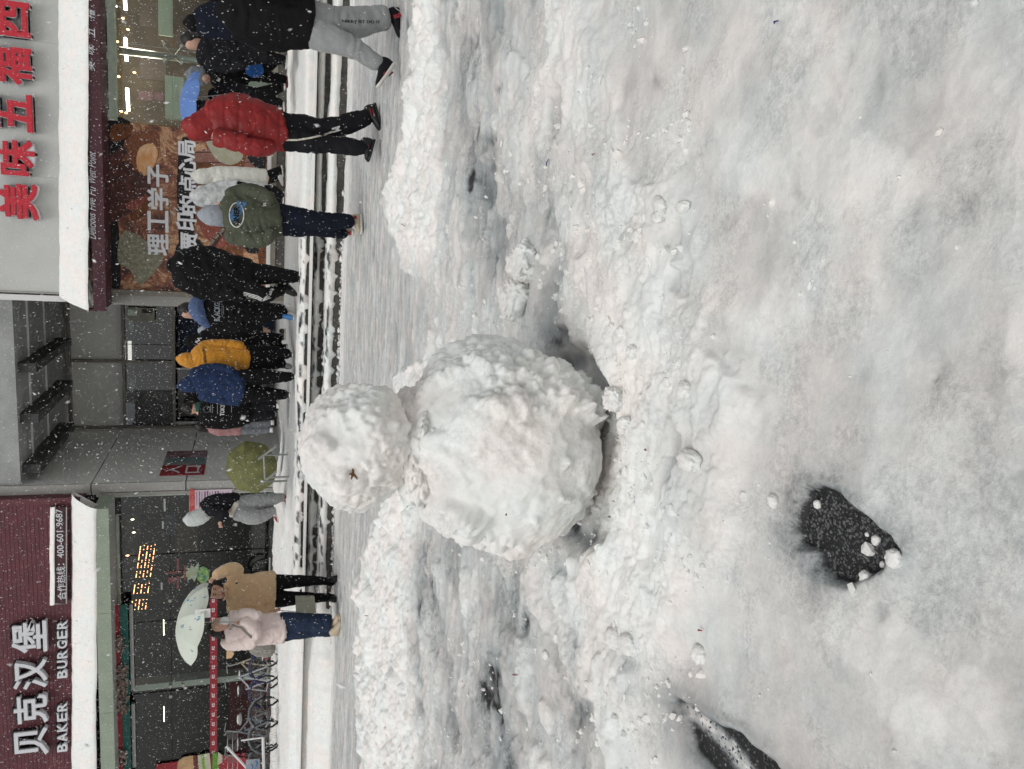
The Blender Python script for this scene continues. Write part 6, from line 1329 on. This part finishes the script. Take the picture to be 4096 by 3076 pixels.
def bicycle(label, D, w1, w2, R, mF, mW, bars, seat, basket=False, fender=None):
    """w1, w2: photo points of the two wheel hubs"""
    A, B_ = on_d(*w1, D), on_d(*w2, D); A.z = B_.z = PL + .02 + R; ax = (B_ - A).normalized(); U = zv
    K = thing('bicycle', label, 'bicycle', (A.x, A.y, PL)); M_T = C_SBLK
    for H_ in (A, B_):
        Wn = MB().tube([H_ + ax * (math.cos(k * .3927) * R) + U * (math.sin(k * .3927) * R) for k in range(16)], .020, 8, True).build('wheel', M_T, K)
        r_ = MB()
        for k in range(10): r_.tube([H_, H_ + ax * (math.cos(k * .628) * R * .95) + U * (math.sin(k * .628) * R * .95)], .0022, 4)
        r_.build('spokes', M_RIB, Wn)
        if fender: MB().tube([H_ + ax * (math.cos(a_) * (R + .035)) + U * (math.sin(a_) * (R + .035)) for a_ in (.1, .5, .9, 1.4, 1.9, 2.4, 2.9)], .017, 6).build('mudguard', fender, K)
    bb_ = (A + B_) / 2 - U * .04 - ax * .04; st = bb_ - ax * .12 + U * .42; hd_ = B_ - ax * .16 + U * .50
    f = MB(); f.tube([bb_, st], .016, 8).tube([bb_, hd_ - U * .10], .019, 8).tube([st - U * .08, hd_ - U * .02], .016, 8).tube([bb_, A], .010, 6).tube([st - U * .06, A], .010, 6).tube([hd_ + U * .06, B_], .015, 8)
    f.build('frame', mF, K)
    MB().tube([hd_ + U * .06, hd_ + U * .22 - ax * .03], .013, 6).tube([hd_ + U * .24 + dv * .26 - ax * .08, hd_ + U * .26 + dv * .1, hd_ + U * .22, hd_ + U * .26 - dv * .1, hd_ + U * .24 - dv * .26 - ax * .08], .011, 6).build('handlebar', M_STEEL, K)
    MB().ball(st + U * .10, .08, 2, (1.6, 1.0, .45)).build('saddle', mW, K, True)
    MB().tube([bb_ - ax * .10 - U * .06, bb_ + ax * .10 + U * .06], .010, 6).ball(bb_, .05, 1, (1, .3, 1)).build('crank', M_STEEL, K)
    if basket:
        kb = MB(); o0 = hd_ + ax * .06 + U * .02
        for z in (0, .09, .18):
            kb.tube([o0 - dv * .15 + U * z, o0 + dv * .15 + U * z, o0 + dv * .15 + ax * .24 + U * z, o0 - dv * .15 + ax * .24 + U * z, o0 - dv * .15 + U * z], .005, 5)
        for k in range(7):
            f_ = k / 6 * .3 - .15; kb.tube([o0 + dv * f_ + U * 0, o0 + dv * f_ + U * .18], .003, 4).tube([o0 + dv * f_ + ax * .24, o0 + dv * f_ + ax * .24 + U * .18], .003, 4)
        kb.build('basket', M_RIB, K)
    body_mesh('snow_on_saddle', M_SNOWC, [], D, .01, K) if False else None
    s_ = snow_lump('snow_cap', st + U * .135, (.09, .055, .018), 3, 3, K, amp=.8)
    return K
C_PUR = mat('violet_paint', (.035, .025, .12), .5); C_CRM = mat('cream_paint', (.40, .36, .25), .5); C_WPT = mat('white_gloss', (.40, .41, .45), .35)
bicycle('white and violet bicycle with violet mudguards parked at the glass front', 16.2, (1060, 2765), (1060, 2668), .30, C_WPT, C_SBLK, None, None, False, C_PUR)
bicycle('cream-framed bicycle behind the plush bag at the glass front', 16.6, (1062, 2700), (1062, 2612), .28, C_CRM, C_SBLK, None, None, False, None)
bicycle('silver bicycle with a wire basket near the leaning sign at the left edge', 16.0, (1068, 2850), (1064, 2945), .30, C_GRYD, C_GRY, None, None, True, C_GRYD)
bicycle('dark bicycle with pale mudguards leaning at the bottom left shop window', 16.3, (1066, 2935), (1064, 3040), .30, C_BLK2, C_SBLK, None, None, True, C_GRYD)
AB = thing('sign_board', 'white-framed leaning sign board with blue lettering at the left edge', 'sign', on_d(1095, 3050, 15.2))
q = [on_d(905, 2985, 15.6), on_d(1052, 2950, 15.3), on_d(1056, 3130, 15.2), on_d(990, 3075, 15.4)]
MB().tube([q[0], q[3] + (q[3] - q[0]) * .6], .022, 8).build('frame_leg', M_PANELW, AB); MB().tube([q[1], q[2]], .026, 8).build('frame_rail', M_PANELW, AB); MB().tube([on_d(965, 2962, 15.5), q[1]], .014, 8).build('frame_strut', M_PANELW, AB)
pq = [on_d(984, 3040, 15.25), on_d(984, 3130, 15.2), on_d(1040, 3130, 15.2), on_d(1040, 3036, 15.25)]; bdp = MB().prism(pq, dv * .02).build('board_panel', C_HOOD, AB)
for (x, y) in ((1030, 3052), (1012, 3066), (1026, 3084)): MB().tube([on_d(x - 8, y - 10, 15.2), on_d(x, y, 15.18), on_d(x - 4, y + 12, 15.2)], .012, 6).build('blue_stroke', C_SBLU, bdp)
RB = thing('red_crate', 'small red box on the plinth between the bicycles', 'box', on_d(1080, 2630, 16.9)); MB().box(tuple(on_y(1052, 2640, 16.6)), tuple(on_y(1074, 2608, 16.6) + Vector((0, .15, 0))), .01).build('box_body', M_RED, RB); MB().box(tuple(on_y(1048, 2642, 16.59)), tuple(on_y(1052, 2606, 16.59) + Vector((0, .17, 0)))).build('box_lid', M_WHITE, RB)
bk = MB(); p = on_y(918, 2622, 17.0); BK = thing('snack_bag', 'small tan paper packet behind the glass between the bicycles', 'packet', p)
MB().prism([on_y(905, 2636, 17.0), on_y(906, 2604, 17.0), on_y(932, 2606, 17.0), on_y(936, 2618, 17.0), on_y(926, 2632, 17.0)], (0, .06, 0)).build('packet_body', C_TAN, BK)
# ------------------------------------------------------------------ falling snow
M_FLK = mat('snowflake', (.74, .74, .74), .9, spec=.1)
rng = np.random.default_rng(11); NF = 68000
u = rng.random(NF); dF = (3.2 ** 2 + (20.5 ** 2 - 3.2 ** 2) * u) ** .5
lt = (rng.random(NF) * 2 - 1) * (dF * .62 + .6); hz = rng.random(NF) * (np.minimum(7.0, dF * .30 + 1.4)) + .05
nn = 150; dF[:nn] = .45 + 1.6 * rng.random(nn); lt[:nn] = (rng.random(nn) * 2 - 1) * dF[:nn] * .55; hz[:nn] = 1.18 + dF[:nn] * (rng.random(nn) * .42 - .16)
FX = lt * rv.x + dF * dv.x; FYy = lt * rv.y + dF * dv.y
ok = (FYy < 16.1) | ((FX > -5.5) & (FX < -.6) & (FYy < 21.2)); FX, FYy, hz, dF = FX[ok], FYy[ok], hz[ok], dF[ok]; NF = len(FX)
r = (.0018 + .0025 * rng.random(NF) ** 2.2) * (.45 + .55 * np.clip(dF / 10, 0, 1)) * np.where(dF < 2.2, .75, 1) * (1 + .6 * (rng.random(NF) > .98)); L = r * (1.2 + 1.5 * rng.random(NF))
tx = rng.normal(0, .35, NF); ty = rng.normal(0, .25, NF)
ax = np.stack([tx, ty, np.ones(NF)], 1); ax /= np.linalg.norm(ax, axis=1)[:, None]
s1 = np.cross(ax, np.array((0, 1.0, .1))); s1 /= np.linalg.norm(s1, axis=1)[:, None]; s2 = np.cross(ax, s1)
c = np.stack([FX, FYy, hz], 1)
V = np.stack([c + ax * L[:, None], c + s1 * r[:, None], c + (-.5 * s1 + .87 * s2) * r[:, None], c + (-.5 * s1 - .87 * s2) * r[:, None], c - ax * L[:, None]], 1).reshape(-1, 3)
f0 = np.array([(0, 1, 2), (0, 2, 3), (0, 3, 1), (4, 2, 1), (4, 3, 2), (4, 1, 3)])
F = (f0[None] + (np.arange(NF) * 5)[:, None, None]).reshape(-1, 3)
o = link('falling_snow', mesh_np('falling_snow', V, F, False), M_FLK); o['kind'] = 'stuff'
tag(o, 'small white snowflakes falling through the air all over the street', 'snowflakes')

# a few flakes drifting close to the viewer
